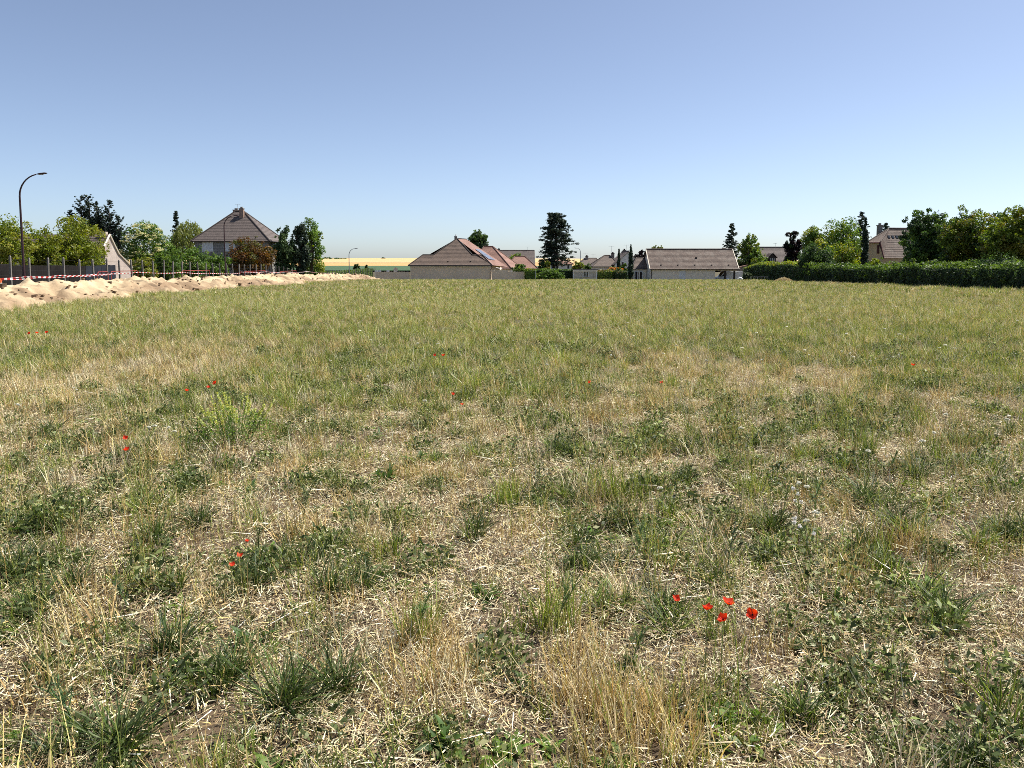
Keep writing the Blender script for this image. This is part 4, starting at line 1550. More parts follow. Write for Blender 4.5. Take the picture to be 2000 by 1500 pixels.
def hedge(label, pts, hgt, th, cols, leaf, seed=0, name='hedge', dens=1.0, bumps=.12, top_cols=None, group=None, sprigs=0):
    """clipped row of foliage along ground points (x, y); hgt one value or one per point"""
    rs = np.random.default_rng(7000 + seed)
    hs = hgt if hasattr(hgt, '__len__') else [hgt] * len(pts)
    Vs, Cs = [], []
    core = MB()
    for i in range(len(pts) - 1):
        a, b = np.array(pts[i]), np.array(pts[i + 1])
        L_ = np.linalg.norm(b - a)
        d = (b - a) / L_
        nn = np.array([d[1], -d[0]])
        n = int(dens * L_ * (2 * max(hs[i], hs[i + 1]) + th) / (leaf * leaf * 1.0))
        t = rs.random(n)
        H = hs[i] + (hs[i + 1] - hs[i]) * t
        per = 2 * H + th
        s_ = rs.random(n) * per
        face = np.where(s_ < H, 0, np.where(s_ < H + th, 1, 2))
        u = np.where(face == 0, -th / 2, np.where(face == 1, s_ - H - th / 2, th / 2))
        zz = np.where(face == 0, s_, np.where(face == 1, H, s_ - H - th))
        base = a[None] + d[None] * (t * L_)[:, None]
        bp = (fbm(t * L_ + i * 13, zz + u, .7, 40 + seed) - .5) * 2 * bumps + rs.normal(0, leaf * .45, n)
        u2 = np.where(face == 1, u, u + np.sign(u) * bp)
        z2 = np.where(face == 1, zz + bp, zz)
        xy = base + nn[None] * u2[:, None]
        pos = np.stack([xy[:, 0], xy[:, 1], h(xy[:, 0], xy[:, 1]) + z2], 1)
        outn = np.stack([np.where(face == 1, 0, nn[0] * np.sign(u)), np.where(face == 1, 0, nn[1] * np.sign(u)), np.where(face == 1, 1.0, .25)], 1)
        nm = unit(outn + rs.normal(0, .55, (n, 3)))
        Vs.append(leaf_quads(pos, nm, np.full(n, leaf), rs))
        cc = np.array(cols)[rs.integers(0, len(cols), n)]
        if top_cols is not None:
            m_ = (z2 > H * .93)  # lighter tops: sunlight painted into leaf colour, blooms on the flowering hedge
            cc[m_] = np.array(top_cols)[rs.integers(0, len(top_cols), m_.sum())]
        Cs.append(np.clip(cc * (1 + rs.normal(0, .16, (n, 1))), .004, .9))
        k = th / 2 - .14
        ga, gb_2 = float(h(*a)) - .05, float(h(*b)) - .05
        q = [(a + nn * k, ga), (b + nn * k, gb_2), (b - nn * k, gb_2), (a - nn * k, ga)]
        lo = [(p_[0], p_[1], z_) for p_, z_ in q]
        hi = [(p_[0], p_[1], z_ + (hs[i] if j in (0, 3) else hs[i + 1]) - .14) for j, (p_, z_) in enumerate(q)]
        core.add(lo + hi, [(4, 5, 6, 7), (0, 1, 5, 4), (1, 2, 6, 5), (2, 3, 7, 6), (3, 0, 4, 7)], np.array(cols[0]) * .8)
    for a, b, H in ((pts[0], pts[1], hs[0]), (pts[-1], pts[-2], hs[-1])):      # leafy ends
        a, b = np.array(a), np.array(b)
        d = (a - b) / np.linalg.norm(a - b)
        nn = np.array([d[1], -d[0]])
        n = int(dens * H * th / (leaf * leaf) * 1.3)
        u, zz = rs.uniform(-.5, .5, n) * th, rs.random(n) * H
        xy = a[None] + nn[None] * u[:, None] + d[None] * (rs.normal(.04, leaf * .5, n) + bumps * .3)[:, None]
        pos = np.stack([xy[:, 0], xy[:, 1], h(xy[:, 0], xy[:, 1]) + zz], 1)
        Vs.append(leaf_quads(pos, unit(np.array([d[0], d[1], .25]) + rs.normal(0, .5, (n, 3))), np.full(n, leaf), rs))
        Cs.append(np.clip(np.array(cols)[rs.integers(0, len(cols), n)] * (1 + rs.normal(0, .16, (n, 1))), .004, .9))
    for q in range(sprigs):
        k = rs.integers(0, len(pts) - 1)
        t = rs.random()
        a = np.array(pts[k]) * (1 - t) + np.array(pts[k + 1]) * t
        H = hs[k] * (1 - t) + hs[k + 1] * t
        u, zz = (rs.uniform(-.5, .5) * th, H + rs.uniform(0, .25)) if rs.random() < .7 else (-th * .5, rs.uniform(.2, 1) * H)
        c3 = np.array([[a[0] + u, a[1], float(h(*a)) + zz]])
        v3, q3 = clump_leaves(c3, np.array([rs.uniform(.12, .3)]), 34, leaf * .9, (top_cols or cols) + cols[:1], rs, 1.3)
        Vs.append(v3)
        Cs.append(q3)
    p0 = pts[0]
    t_ = thing(name, label, 'hedge', (p0[0], p0[1], float(h(*p0))), group)
    link('foliage', quads_mesh('foliage', np.concatenate(Vs), np.concatenate(Cs), M['leaf']), t_)
    core.build('inner_growth', M['needle'], t_)
    return t_


LG = [(.19, .23, .031), (.235, .262, .038), (.15, .19, .028), (.27, .275, .05)]      # light orchard green
MG = [(.125, .20, .040), (.165, .245, .05), (.085, .145, .03)]
DG = [(.055, .095, .030), (.072, .115, .036), (.040, .072, .025)]
HG = [(.034, .060, .020), (.048, .080, .026), (.024, .044, .015), (.066, .105, .034)]  # hedge greens, shade of the hedge fronts put into the colour
CF = [(.032, .054, .032), (.046, .070, .040), (.024, .042, .026), (.062, .088, .048)]
WL = [(.20, .225, .06), (.24, .25, .085), (.16, .19, .05)]
CP = [(.13, .060, .020), (.16, .085, .022), (.09, .055, .02), (.10, .10, .025)]
PU = [(.022, .012, .014), (.030, .016, .016), (.016, .012, .012)]
OL = [(.18, .235, .038), (.23, .275, .046), (.13, .18, .032), (.21, .19, .036)]

# behind the post fence
broad('pale green orchard tree half out of view beside the first lamp', -45, 66, 419, 57, LG, .18, seed=1, n=95, per=58, leaf=.085, rough=.32, cr=.24)
broad('pale green orchard tree between the lamp and the old barn, smaller', 48, 128, 452, 60, LG, .15, seed=2, n=80, per=55, leaf=.085, rough=.3, cr=.25)
broad('broad pale green orchard tree against the old barn', 84, 206, 427, 64, LG, .12, seed=3, n=130, per=60, leaf=.09, rough=.3, cr=.22)
conifer('big dark spreading conifer with several tops above the old barn', 188, 0, 0, 92, CF, 1, 'dark_conifer', tiers=9, kbr=8, zlow=.2, droop=.35, sweep=.55, shape=.6, per=18,
        tops=[(-24, 383, 30), (-8, 384, 30), (6, 396, 30), (30, 393, 26), (46, 422, 26), (-46, 412, 22), (10, 420, 46)], gap=.05, fat=1.0)
broad('cream flowering elder tree beside the old barn', 238, 332, 436, 84, MG, .12, 'elder_tree', seed=4, n=110, per=52, plates=((.66, .62, .34), 95, .30), cr=.24, rough=.22)
conifer('thin dark spire of a conifer behind the willow', 347, 14, 413, 128, CF, 2, tiers=16, kbr=10, shape=.7, per=20)
willow('yellowish willow with hanging branches next to the block house', 328, 416, 428, 122, WL, 1)
broad('dense green shrub under the willow behind the posts', 302, 362, 478, 82, MG, .0, 'shrub', 'shrub', 60, 55, seed=5)
broad('dense mid green shrub before the block house wall', 345, 412, 480, 90, MG + [(.09, .155, .035)], .0, 'shrub', 'shrub', 60, 55, seed=6)
broad('low yellow green shrub at the foot of the old barn', 254, 306, 500, 77, LG, .0, 'shrub', 'shrub', 46, 50, seed=7)
broad('low green shrub filling the gap below the elder', 296, 345, 492, 79, MG, .0, 'shrub', 'shrub', 46, 50, seed=8)
broad('low green shrub below the block house window', 398, 452, 494, 100, MG, .0, 'shrub', 'shrub', 46, 50, seed=9)
broad('copper and green leaved shrub in front of the block house', 443, 536, 462, 104, CP, .0, 'copper_shrub', 'shrub', 100, 60, seed=10, cr=.24)
broad('dark evergreen with ragged top at the block house corner', 533, 578, 443, 113, DG, .0, 'evergreen_tree', 'tree', 80, 70, seed=11, cr=.3, mat='needle', flat=1.3)
broad('very dark narrow evergreen between ragged evergreen and poplar', 568, 606, 438, 114, CF, .0, 'evergreen_tree', 'tree', 80, 70, seed=12, cr=.3, mat='needle', flat=1.6)
broad('tall loose light green poplar at the end of the garden row', 586, 634, 428, 118, MG + LG[:1], .05, 'poplar_tree', 'tree', 90, 42, seed=13, cr=.26, rough=.4, flat=1.3)
broad('low light green bush below the poplar', 590, 634, 505, 125, LG, .0, 'shrub', 'shrub', 44, 40, seed=14)
hedge('low unclipped hedge growing along the far fence posts', [(-33.4, 122), (-33.6, 150), (-33.4, 181)], [1.75, 1.5, 1.7], 1.3, MG, .17, 1, bumps=.3)
broad('small dark bush alone at the edge of the wheat', 690, 703, 516, 215, DG, .0, 'bush', 'shrub', 24, 30, seed=15, group='far field bushes')
broad('small dark bush near the far fence end', 712, 719, 518, 205, DG, .0, 'bush', 'shrub', 20, 26, seed=16, group='far field bushes')
# distant wood on the skyline
rs = np.random.default_rng(77)
cen = []
for i in range(130):
    px_ = rs.uniform(560, 684)
    Yq = rs.uniform(1050, 1200)
    zt_ = ZP(509.5 - 3.5 * np.clip((690 - px_) / 60, 0, 1) + rs.normal(0, .5), Yq)
    cen.append((XP(px_, Yq), Yq, zt_ - 1.5))
V, C = clump_leaves(np.array(cen), np.full(130, 4.2), 26, 1.5, DG, rs)
o = link('distant_wood', quads_mesh('distant_wood', V, C, M['leaf']))
tag(o, 'dark wood on the skyline above the wheat fields', kind='stuff')
broad('tiny dark copse on the skyline of the pale wheat field', 744.5, 753.5, 504, 1150, DG, .0, 'copse', 'shrub', 26, 26, seed=17, base_z=3.0)

# village trees
broad('round dark green tree rising behind the bungalow roof', 911, 955, 450, 172, DG + MG[:1], .25, seed=20, n=75, per=60, cr=.28)
broad('light green shrub before the long dark roof', 988, 1030, 495, 168, LG + MG, .0, 'shrub', 'shrub', 40, 40, seed=21)
broad('clipped round bush poking above the tan wall end', 999, 1031, 515, 119.5, MG, .0, 'clipped_bush', 'shrub', 60, 60, seed=22, rough=.05)
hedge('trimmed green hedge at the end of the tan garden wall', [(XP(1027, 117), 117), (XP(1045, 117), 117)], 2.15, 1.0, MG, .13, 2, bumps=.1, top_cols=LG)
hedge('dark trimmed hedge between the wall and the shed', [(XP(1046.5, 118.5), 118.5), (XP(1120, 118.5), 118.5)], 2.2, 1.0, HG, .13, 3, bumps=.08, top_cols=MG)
broad('leafy laurel shrub spreading in front of the dark hedge', 1047, 1104, 528, 116.4, MG, .0, 'shrub', 'shrub', 70, 60, seed=23, depth=.3, rough=.2)
# big pine
def pine():
    Y = 150
    rs = np.random.default_rng(99)
    X = XP(1086, Y)
    g = float(h(X, Y))
    leaf = .155
    # outline: (py, left px, right px)
    prof = [(418, 1069, 1098), (428, 1066, 1106), (440, 1059, 1112), (452, 1055, 1121), (465, 1054, 1122), (478, 1052, 1124), (490, 1051, 1127), (502, 1050, 1131), (511, 1054, 1134), (518, 1054, 1110)]
    cen, rad = [], []
    tr = MB()
    for py_ in np.arange(419, 519, 4.2):
        l_ = np.interp(py_, [q[0] for q in prof], [q[1] for q in prof])
        r_ = np.interp(py_, [q[0] for q in prof], [q[2] for q in prof])
        mid = XP(1085, Y)
        z = ZP(py_, Y)
        nb = 10 if py_ < 495 else 7
        for k in range(nb):
            a = rs.uniform(0, 2 * math.pi)
            Rr = (XP(r_, Y) - mid) if math.cos(a) > 0 else (mid - XP(l_, Y))
            L_ = Rr * rs.uniform(.55, 1.06)
            up_ = rs.uniform(-.05, .14)
            if py_ > 498:
                up_ = rs.uniform(-.14, .02)
            tr.tube([(mid, Y, z - .35), (mid + math.cos(a) * L_ * .5, Y + math.sin(a) * L_ * .5, z - .22), (mid + math.cos(a) * L_, Y + math.sin(a) * L_, z + up_ * L_)], [.07, .045, .015], 4, cap=False)
            for q in np.arange(.32, 1.01, .17):
                if rs.random() < .33:
                    continue
                cen.append((mid + math.cos(a) * L_ * q + rs.normal(0, .08), Y + math.sin(a) * L_ * q, z + up_ * L_ * q * q + rs.normal(0, .08)))
                rad.append(rs.uniform(.28, .52))
    V, C = clump_leaves(np.array(cen), np.array(rad), 24, leaf, CF, rs, .5, .4, shell=.15)
    for px_, k in ((1082.5, 1.0), (1088.5, .85)):
        xx = XP(px_, Y)
        tr.tube([(xx, Y, g - .1), (xx, Y, g + 4), (XP(1085, Y) + (k - .9), Y, ZP(425, Y))], [.30 * k, .25 * k, .05], 8)
    finish('black_pine', 'tall dark two-trunked pine standing among the village roofs', 'tree', (X, Y, g), V, C, tr, 'needle', 'pine_bark')


pine()
broad('dark bush at the foot of the pine', 1050, 1072, 503, 146, DG, .0, 'shrub', 'shrub', 40, 40, seed=24)
broad('grey green bush close to the pine trunk', 1064, 1076, 510, 140, OL, .0, 'shrub', 'shrub', 30, 40, seed=25)
broad('yellowish climber above the shed roof end', 1117, 1142, 509, 126, LG + OL, .0, 'shrub', 'shrub', 40, 44, seed=26)
broad('low loose green bush behind the shed roof', 1138, 1158, 515, 124, MG, .0, 'shrub', 'shrub', 34, 40, seed=27)
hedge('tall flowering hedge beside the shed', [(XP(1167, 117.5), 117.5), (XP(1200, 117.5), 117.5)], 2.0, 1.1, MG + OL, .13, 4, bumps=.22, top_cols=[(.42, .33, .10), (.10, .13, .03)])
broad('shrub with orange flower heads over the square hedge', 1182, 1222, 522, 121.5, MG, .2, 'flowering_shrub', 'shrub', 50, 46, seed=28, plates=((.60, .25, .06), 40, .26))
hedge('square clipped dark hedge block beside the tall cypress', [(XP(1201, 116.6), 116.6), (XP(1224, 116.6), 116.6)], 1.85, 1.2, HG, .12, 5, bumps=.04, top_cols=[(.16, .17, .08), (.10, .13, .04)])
column('slim dark cypress, the shorter of the two by the gabled house', 1204.5, 1212.5, 484, 136, CF, 1)
column('tall dark cypress beside the clipped hedge', 1226, 1237.5, 476, 119.5, CF, 2)
broad('deep purple leaved tree behind the annex roof', 1238, 1266, 489, 158, PU, .2, 'purple_tree', 'tree', 60, 50, seed=29)
broad('pale treetop showing over the long roof ridge', 1272, 1300, 478.5, 160, WL, .55, 'broadleaf_tree', 'tree', 40, 44, seed=30)
broad('green bush at the annex foot', 1212, 1226, 513, 138, MG, .0, 'shrub', 'shrub', 30, 40, seed=31)
conifer('dark spruce rising over the long roof end', 1428, 21, 437, 142, CF, 3, 'spruce_tree', tiers=16, kbr=9, zlow=.15, droop=-.12, sweep=.3, shape=.8, gap=.0, per=18)
broad('tall light green birch beside the dark spruce', 1442, 1480, 457, 134, LG[:2] + MG, .15, 'birch_tree', 'tree', 80, 46, seed=32, rough=.35, flat=1.2)
broad('mid green tree before the dormer house', 1462, 1494, 476, 128, MG + LG[:1], .1, 'broadleaf_tree', 'tree', 70, 46, seed=33)
broad('bright green bush between hedge and dormer', 1464, 1508, 501, 112, LG[:1] + MG, .0, 'shrub', 'shrub', 60, 50, seed=34)
broad('dark green shrubs beyond the lean-to store', 1440, 1470, 497, 128, DG + MG[:1], .0, 'shrub', 'shrub', 50, 50, seed=35)
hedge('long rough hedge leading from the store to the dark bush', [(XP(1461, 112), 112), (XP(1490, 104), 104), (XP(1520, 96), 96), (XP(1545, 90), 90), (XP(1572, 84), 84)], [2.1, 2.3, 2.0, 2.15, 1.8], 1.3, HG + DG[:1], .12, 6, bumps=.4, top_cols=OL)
broad('round grey green bush at the store corner', 1451, 1469, 533, 100, [(.12, .15, .07), (.15, .18, .10)], .0, 'shrub', 'shrub', 40, 46, seed=36, base_z=-1.0)
broad('dark purple beech between dormer house and green trees', 1530, 1566, 453, 106, PU + DG[:1], .05, 'purple_tree', 'tree', 90, 60, seed=37, rough=.25)
broad('bright green round headed tree behind the purple beech', 1560, 1615, 444, 100, MG + LG[:2], .1, seed=38, n=90, per=55)
broad('tall bright green tree beside the dark cypress', 1600, 1682, 429, 98, MG + LG[:2], .1, seed=39, n=120, per=55, rough=.3)
broad('sunlit yellow green shrub above the dark bush', 1566, 1630, 470, 80, LG + MG, .0, 'shrub', 'shrub', 80, 50, seed=40, rough=.35)
broad('yellow green shrub below the cypress', 1612, 1676, 472, 82, LG + MG, .0, 'shrub', 'shrub', 80, 50, seed=41, rough=.35)
broad('tall dark bush at the corner where the hedges meet', 1556, 1630, 474, 73, HG, .0, 'dark_bush', 'shrub', 90, 70, seed=42, mat='leaf', depth=.8, rough=.12)
conifer('dark conifer with open boughs behind the cypress', 1679, 20, 414, 112, CF, 5, tiers=16, kbr=10, zlow=.2, shape=.65, gap=.05, per=18)
column('dark cypress column next to the yellow house', 1678, 1697, 421, 90, CF, 3)
conifer('dark spruce behind the yellow house chimney', 1726, 22, 436, 112, CF, 6, 'spruce_tree', tiers=16, kbr=9, zlow=.2, shape=.65, gap=.05, per=18)
broad('dark evergreen behind the walnut tree', 1758, 1806, 412, 84, DG, .1, 'evergreen_tree', 'tree', 80, 60, seed=43, mat='needle', rough=.3)
broad('large dark green walnut tree overhanging the hedge', 1770, 1862, 411, 64, MG + DG, .06, 'walnut_tree', 'tree', 190, 60, seed=44, rough=.36, cr=.2, leaf=.10)
broad('bronze green fruit tree over the hedge next to the walnut', 1838, 1950, 411, 57, OL + DG[:1], .06, 'fruit_tree', 'tree', 210, 58, seed=45, rough=.36, cr=.2, leaf=.09)
broad('bronze green fruit tree with tall shoots at the hedge end', 1925, 2040, 411, 52, OL, .06, 'fruit_tree', 'tree', 220, 58, seed=46, rough=.36, cr=.2, leaf=.09)
broad('olive green tree filling the gap beyond the walnut', 1808, 1908, 428, 66, OL + DG, .05, 'fruit_tree', 'tree', 150, 55, seed=51, rough=.36, cr=.2, leaf=.095)
broad('dark olive tree filling the gap behind the fruit trees', 1896, 2000, 420, 64, OL[:1] + DG, .05, 'fruit_tree', 'tree', 150, 55, seed=52, rough=.36, cr=.2, leaf=.095)
broad('broad dark tree closing the gap far behind the fruit trees', 1780, 2030, 432, 78, DG + OL[:1], .0, 'broadleaf_tree', 'tree', 260, 60, seed=53, rough=.3, cr=.13, depth=.35, leaf=.11)
broad('low bright green bush in front of the yellow house', 1690, 1735, 503, 74, MG + LG[:1], .0, 'shrub', 'shrub', 50, 50, seed=47)
broad('low green bush between yellow house and walnut', 1728, 1790, 508, 66, MG + LG[:1], .0, 'shrub', 'shrub', 60, 50, seed=48)
broad('leafy green bush behind the hedge under the fruit trees', 1790, 1900, 506, 58, MG + LG[:1], .0, 'shrub', 'shrub', 80, 50, seed=49)
broad('dark bush behind the hedge below the bronze fruit trees', 1880, 2010, 500, 50, MG + DG, .0, 'shrub', 'shrub', 90, 50, seed=50)
hy = list(np.arange(28, 72.5, 2.2))
rh = random.Random(6)
hedge('long dark rough hedge along the field side', [(27.95 + rh.uniform(-.22, .22), y) for y in hy], [np.interp(y, [28, 38, 52, 60, 66, 72], [1.6, 1.5, 1.36, 1.32, 1.3, 1.5]) + rh.uniform(-.17, .2) for y in hy], 1.7, HG, .085, 7, bumps=.42, top_cols=[(.11, .17, .03), (.075, .125, .025), (.14, .20, .04)], sprigs=150)  # sides coloured as in shade, top leaves coloured as sunlit

# rails, straw heap and oddments beside the long hedge
p0, p1 = P(1466, 541, 88), P(1500, 541, 88)
rf_ = thing('rail_fence', 'low grey metal rail fence in front of the long hedge', 'fence', (p0.x, 88, float(h(p0.x, 88))))
for k in range(6):
    xx = p0.x + (p1.x - p0.x) * k / 5
    mb = MB()
    mb.tube([(xx, 88, float(h(xx, 88)) - .1), (xx, 88, p0.z + (.1 if k == 3 else 0))], .025, 5)
    mb.build('post', M['zinc'], rf_)
mb = MB()
mb.tube([p0, p1], .022, 5)
mb.build('rail', M['zinc'], rf_)
rs = np.random.default_rng(12)
pc = G(1532, 549)
pc = Vector((XP(1532, 84), 84, float(h(30, 84))))
n = 2600
a, q = rs.uniform(0, 2 * math.pi, n), np.sqrt(rs.random(n))
pos = np.stack([pc.x + np.cos(a) * q * .95, pc.y + np.sin(a) * q * .8, pc.z + .42 * (1 - q ** 1.3) * rs.random(n) ** .5 + .02], 1)
t = unit(np.stack([np.cos(a), np.sin(a), rs.normal(-.2, .6, n)], 1) + rs.normal(0, .7, (n, 3)))
b = unit(np.cross(t, rs.normal(size=(n, 3))))
V = np.stack([pos - t * .14, pos - t * .14 + b * .018, pos + t * .14 + b * .018, pos + t * .14], 1)
C = np.array([(.62, .50, .28), (.52, .40, .2), (.7, .6, .4)])[rs.integers(0, 3, n)] * (1 + rs.normal(0, .1, (n, 1)))
o = link('straw_heap', quads_mesh('straw_heap', V, np.clip(C, 0, 1), M['straw']))
tag(o, 'heap of pale dry grass cuttings before the long hedge', 'straw heap')
p = P(1446, 545, 101)
rs_ = random.Random(3)
for nm_, lab, dx, mt in (('plastic_sack', 'white plastic sack lying at the field edge by the store', 0, 'plastic_white'), ('plastic_tub', 'teal plastic tub beside the white sack', .55, 'plastic_blue')):
    m = MB()
    vs, fs = [], []
    gz = float(h(p.x, 101)) + .0
    for i in range(6):
        for j in range(10):
            a = 2 * math.pi * j / 10
            rr = (.36 if nm_ == 'plastic_sack' else .2) * math.sin(math.pi * (i + .6) / 6.2) * rs_.uniform(.8, 1.15)
            vs.append((p.x + dx + rr * math.cos(a), 101 + rr * .6 * math.sin(a), gz + .45 * i / 5))
    for i in range(5):
        for j in range(10):
            fs.append((i * 10 + j, i * 10 + (j + 1) % 10, (i + 1) * 10 + (j + 1) % 10, (i + 1) * 10 + j))
    fs.append(tuple(range(50, 60)))
    m.add(vs, fs)
    tag(m.build(nm_, M[mt]), lab, nm_.split('_')[1])
# thin marker posts at the far field edge
for px_, yt in ((1046, 529), (1135, 535), (1158.5, 535), (1247, 531)):
    q = P(px_, yt, 114)
    g = float(h(q.x, 114))
    t_ = thing('marker_post', {1046: 'thin grey post in front of the laurel shrub', 1135: 'thin dark post before the shed, on the pine side of its window', 1158.5: 'thin dark post before the shed, on the flowering hedge side', 1247: 'thin dark post before the annex wall'}[px_], 'post', (q.x, 114, g))
    mb = MB()
    mb.tube([(q.x, 114, g - .1), (q.x, 114, q.z)], .035, 6)
    mb.build('shaft', M['zinc' if px_ == 1046 else 'dark_wood'], t_)
    mb = MB()
    mb.tube([(q.x, 114, q.z), (q.x, 114, q.z + .05)], [.045, .02], 6)
    mb.build('cap', M['zinc'], t_)
# ------------------------------------------------------------------ meadow: blade patches scattered over the field
def blades(base, az, length, lean, curve, width, col, rs, segs=2, droop=0.0):
    """bent tapering blades as quads; returns V, C"""
    n = len(base)
    hd = np.stack([np.cos(az), np.sin(az), np.zeros(n)], 1)
    sd = unit(np.stack([-np.sin(az), np.cos(az), np.zeros(n)], 1) + rs.normal(0, .5, (n, 3)))

    def at(t):
        out = length * (np.sin(lean) * t + curve * t * t)
        up = length * (np.cos(lean) * t - droop * t * t)
        return base + hd * out[:, None] + np.array([0, 0, 1.0]) * up[:, None]
    Vs, Cs = [], []
    for i in range(segs):
        t0, t1 = i / segs, (i + 1) / segs
        w0 = (width * (1 - .85 * t0 ** 1.5))[:, None] * sd * .5
        w1 = (width * (1 - .85 * t1 ** 1.5))[:, None] * sd * .5
        a, b = at(t0), at(t1)
        Vs.append(np.stack([a - w0, a + w0, b + w1, b - w1], 1))
        Cs.append(col)
    return np.concatenate(Vs), np.concatenate(Cs)


def pick(cols, n, rs, j=.12):
    c = np.array(cols)[rs.integers(0, len(cols), n)]
    return np.clip(c * (1 + rs.normal(0, j, (n, 1))) * (1 + rs.normal(0, .04, (n, 3))), .005, .95)


def disc(n, r, rs, z=0.0):
    a, q = rs.uniform(0, 2 * math.pi, n), np.sqrt(rs.random(n)) * r
    return np.stack([np.cos(a) * q, np.sin(a) * q, np.full(n, z)], 1)


STRAW = [(.70, .595, .375), (.60, .49, .29), (.78, .69, .47), (.42, .31, .17), (.22, .155, .09), (.86, .79, .58)]
GOLD = [(.60, .46, .20), (.52, .38, .15), (.68, .55, .27), (.40, .28, .11)]
GREEN = [(.155, .215, .038), (.24, .30, .055), (.08, .125, .026), (.34, .39, .095)]
OLIVE = [(.32, .36, .075), (.25, .29, .06), (.42, .44, .12), (.17, .215, .042)]
BLUE = [(.066, .095, .030), (.10, .135, .040), (.036, .058, .019), (.20, .24, .085)]
HERB = [(.15, .18, .070), (.08, .105, .036), (.37, .39, .19), (.040, .058, .020)]
LUSH = [(.16, .24, .05), (.22, .30, .07), (.11, .17, .035)]


def p_litter(rs):
    n = 260
    b = disc(n, .26, rs)
    b[:, 2] = .004 + rs.random(n) ** 1.5 * .06
    L_ = rs.gamma(2.2, .0145, n).clip(.010, .12)
    V, C = blades(b, rs.uniform(0, 6.283, n), L_, rs.normal(1.38, .26, n).clip(.6, 1.9), rs.normal(0, .15, n), rs.uniform(.003, .0062, n), pick(STRAW + STRAW[3:5] + STRAW[:1] + GOLD[:1], n, rs, .24), rs, 1)
    return V, C


def p_stub(rs, cols=GOLD):
    n = 38
    V, C = blades(disc(n, .12, rs), rs.uniform(0, 6.283, n), rs.uniform(.05, .21, n), np.abs(rs.normal(.2, .2, n)), rs.normal(.05, .12, n), rs.uniform(.0032, .006, n), pick(cols, n, rs, .2), rs, 2)
    return V, C


def p_fine(rs, cols=OLIVE, hmax=.24, n=75, r=.12):
    n = int(n * .62)
    V, C = blades(disc(n, r, rs), rs.uniform(0, 6.283, n), rs.uniform(.35, 1, n) * hmax, np.abs(rs.normal(.22, .2, n)), rs.uniform(0, .35, n), rs.uniform(.004, .0075, n), pick(cols, n, rs, .2), rs, 2, .08)
    m = n // 7
    V2, C2 = blades(disc(m, r, rs), rs.uniform(0, 6.283, m), rs.uniform(.4, 1, m) * hmax, np.abs(rs.normal(.35, .3, m)), rs.uniform(0, .4, m), rs.uniform(.0025, .0045, m), pick(STRAW, m, rs), rs, 2, .1)
    return np.concatenate([V, V2]), np.concatenate([C, C2])


def p_tussock(rs, hmax=.27, n=115, r=.06, cols=BLUE):
    V, C = blades(disc(n, r, rs), rs.uniform(0, 6.283, n), rs.uniform(.45, 1.1, n) * hmax, np.abs(rs.normal(.55, .35, n)).clip(0, 1.35), rs.uniform(.05, .5, n), rs.uniform(.005, .009, n), pick(cols, n, rs, .2), rs, 3, .22)
    m = 26
    V2, C2 = blades(disc(m, r * 1.3, rs), rs.uniform(0, 6.283, m), rs.uniform(.3, .8, m) * hmax, np.abs(rs.normal(.9, .3, m)), rs.uniform(0, .3, m), rs.uniform(.003, .005, m), pick(STRAW, m, rs), rs, 2, .2)
    return np.concatenate([V, V2]), np.concatenate([C, C2])


def small_leaves(rs, n, r, zmax, size, cols, asp=.5, upb=.6):
    pos = disc(n, r, rs)
    pos[:, 2] = rs.random(n) ** .8 * zmax * (1 - .6 * (np.hypot(pos[:, 0], pos[:, 1]) / r) ** 2) + .004
    nm = unit(rs.normal(size=(n, 3)) * .7 + np.array([0, 0, upb]))
    return leaf_quads(pos, nm, size * rs.uniform(.6, 1.3, n), rs, asp), pick(cols, n, rs, .15)


def p_herb(rs, zmax=.11, cols=HERB, n=150, size=.0135):
    V, C = small_leaves(rs, n, .17, zmax, size, cols)
    m = 40
    V2, C2 = blades(disc(m, .13, rs), rs.uniform(0, 6.283, m), rs.uniform(.4, 1.2, m) * zmax, np.abs(rs.normal(.4, .3, m)), rs.normal(0, .1, m), np.full(m, .0022), pick(OLIVE, m, rs), rs, 1)
    return np.concatenate([V, V2]), np.concatenate([C, C2])


def p_bush(rs, cols=HERB, zmax=.2):
    V, C = small_leaves(rs, 190, .14, zmax, .019, cols, .36, .4)
    m = 34
    V2, C2 = blades(disc(m, .07, rs), rs.uniform(0, 6.283, m), rs.uniform(.5, 1.25, m) * zmax, np.abs(rs.normal(.4, .25, m)), rs.normal(0, .1, m), np.full(m, .003), pick(GREEN, m, rs), rs, 2)
    return np.concatenate([V, V2]), np.concatenate([C, C2])


def p_rosette(rs):
    """flat rosette of lance leaves"""
    n = int(rs.integers(12, 22))
    b = disc(n, .02, rs)
    az, L_ = rs.uniform(0, 6.283, n), rs.uniform(.05, .13, n)
    col = pick([(.10, .17, .03), (.15, .23, .04), (.065, .115, .022)], n, rs, .2)
    Vs, Cs = [], []
    hd = np.stack([np.cos(az), np.sin(az), np.zeros(n)], 1)
    sd = np.stack([-np.sin(az), np.cos(az), np.zeros(n)], 1)
    el = rs.uniform(.1, .9, n)
    wd = L_ * rs.uniform(.10, .16, n)
    prof = (.25, .9, 1.0, .55, .08)
    for i in range(4):
        ps = []
        for j in (i, i + 1):
            t = j / 4
            c = b + hd * (L_ * t * np.cos(el))[:, None] + np.array([0, 0, 1.0]) * (L_ * (np.sin(el) * t - .55 * t * t * np.sin(el)) + .006)[:, None]
            ps.append((c - sd * (wd * prof[j])[:, None], c + sd * (wd * prof[j])[:, None]))
        Vs.append(np.stack([ps[0][0], ps[0][1], ps[1][1], ps[1][0]], 1))
        Cs.append(col)
    return np.concatenate(Vs), np.concatenate(Cs)


def p_clover(rs):
    return small_leaves(rs, 80, .15, .05, .021, LUSH + HERB, .55, 1.0)


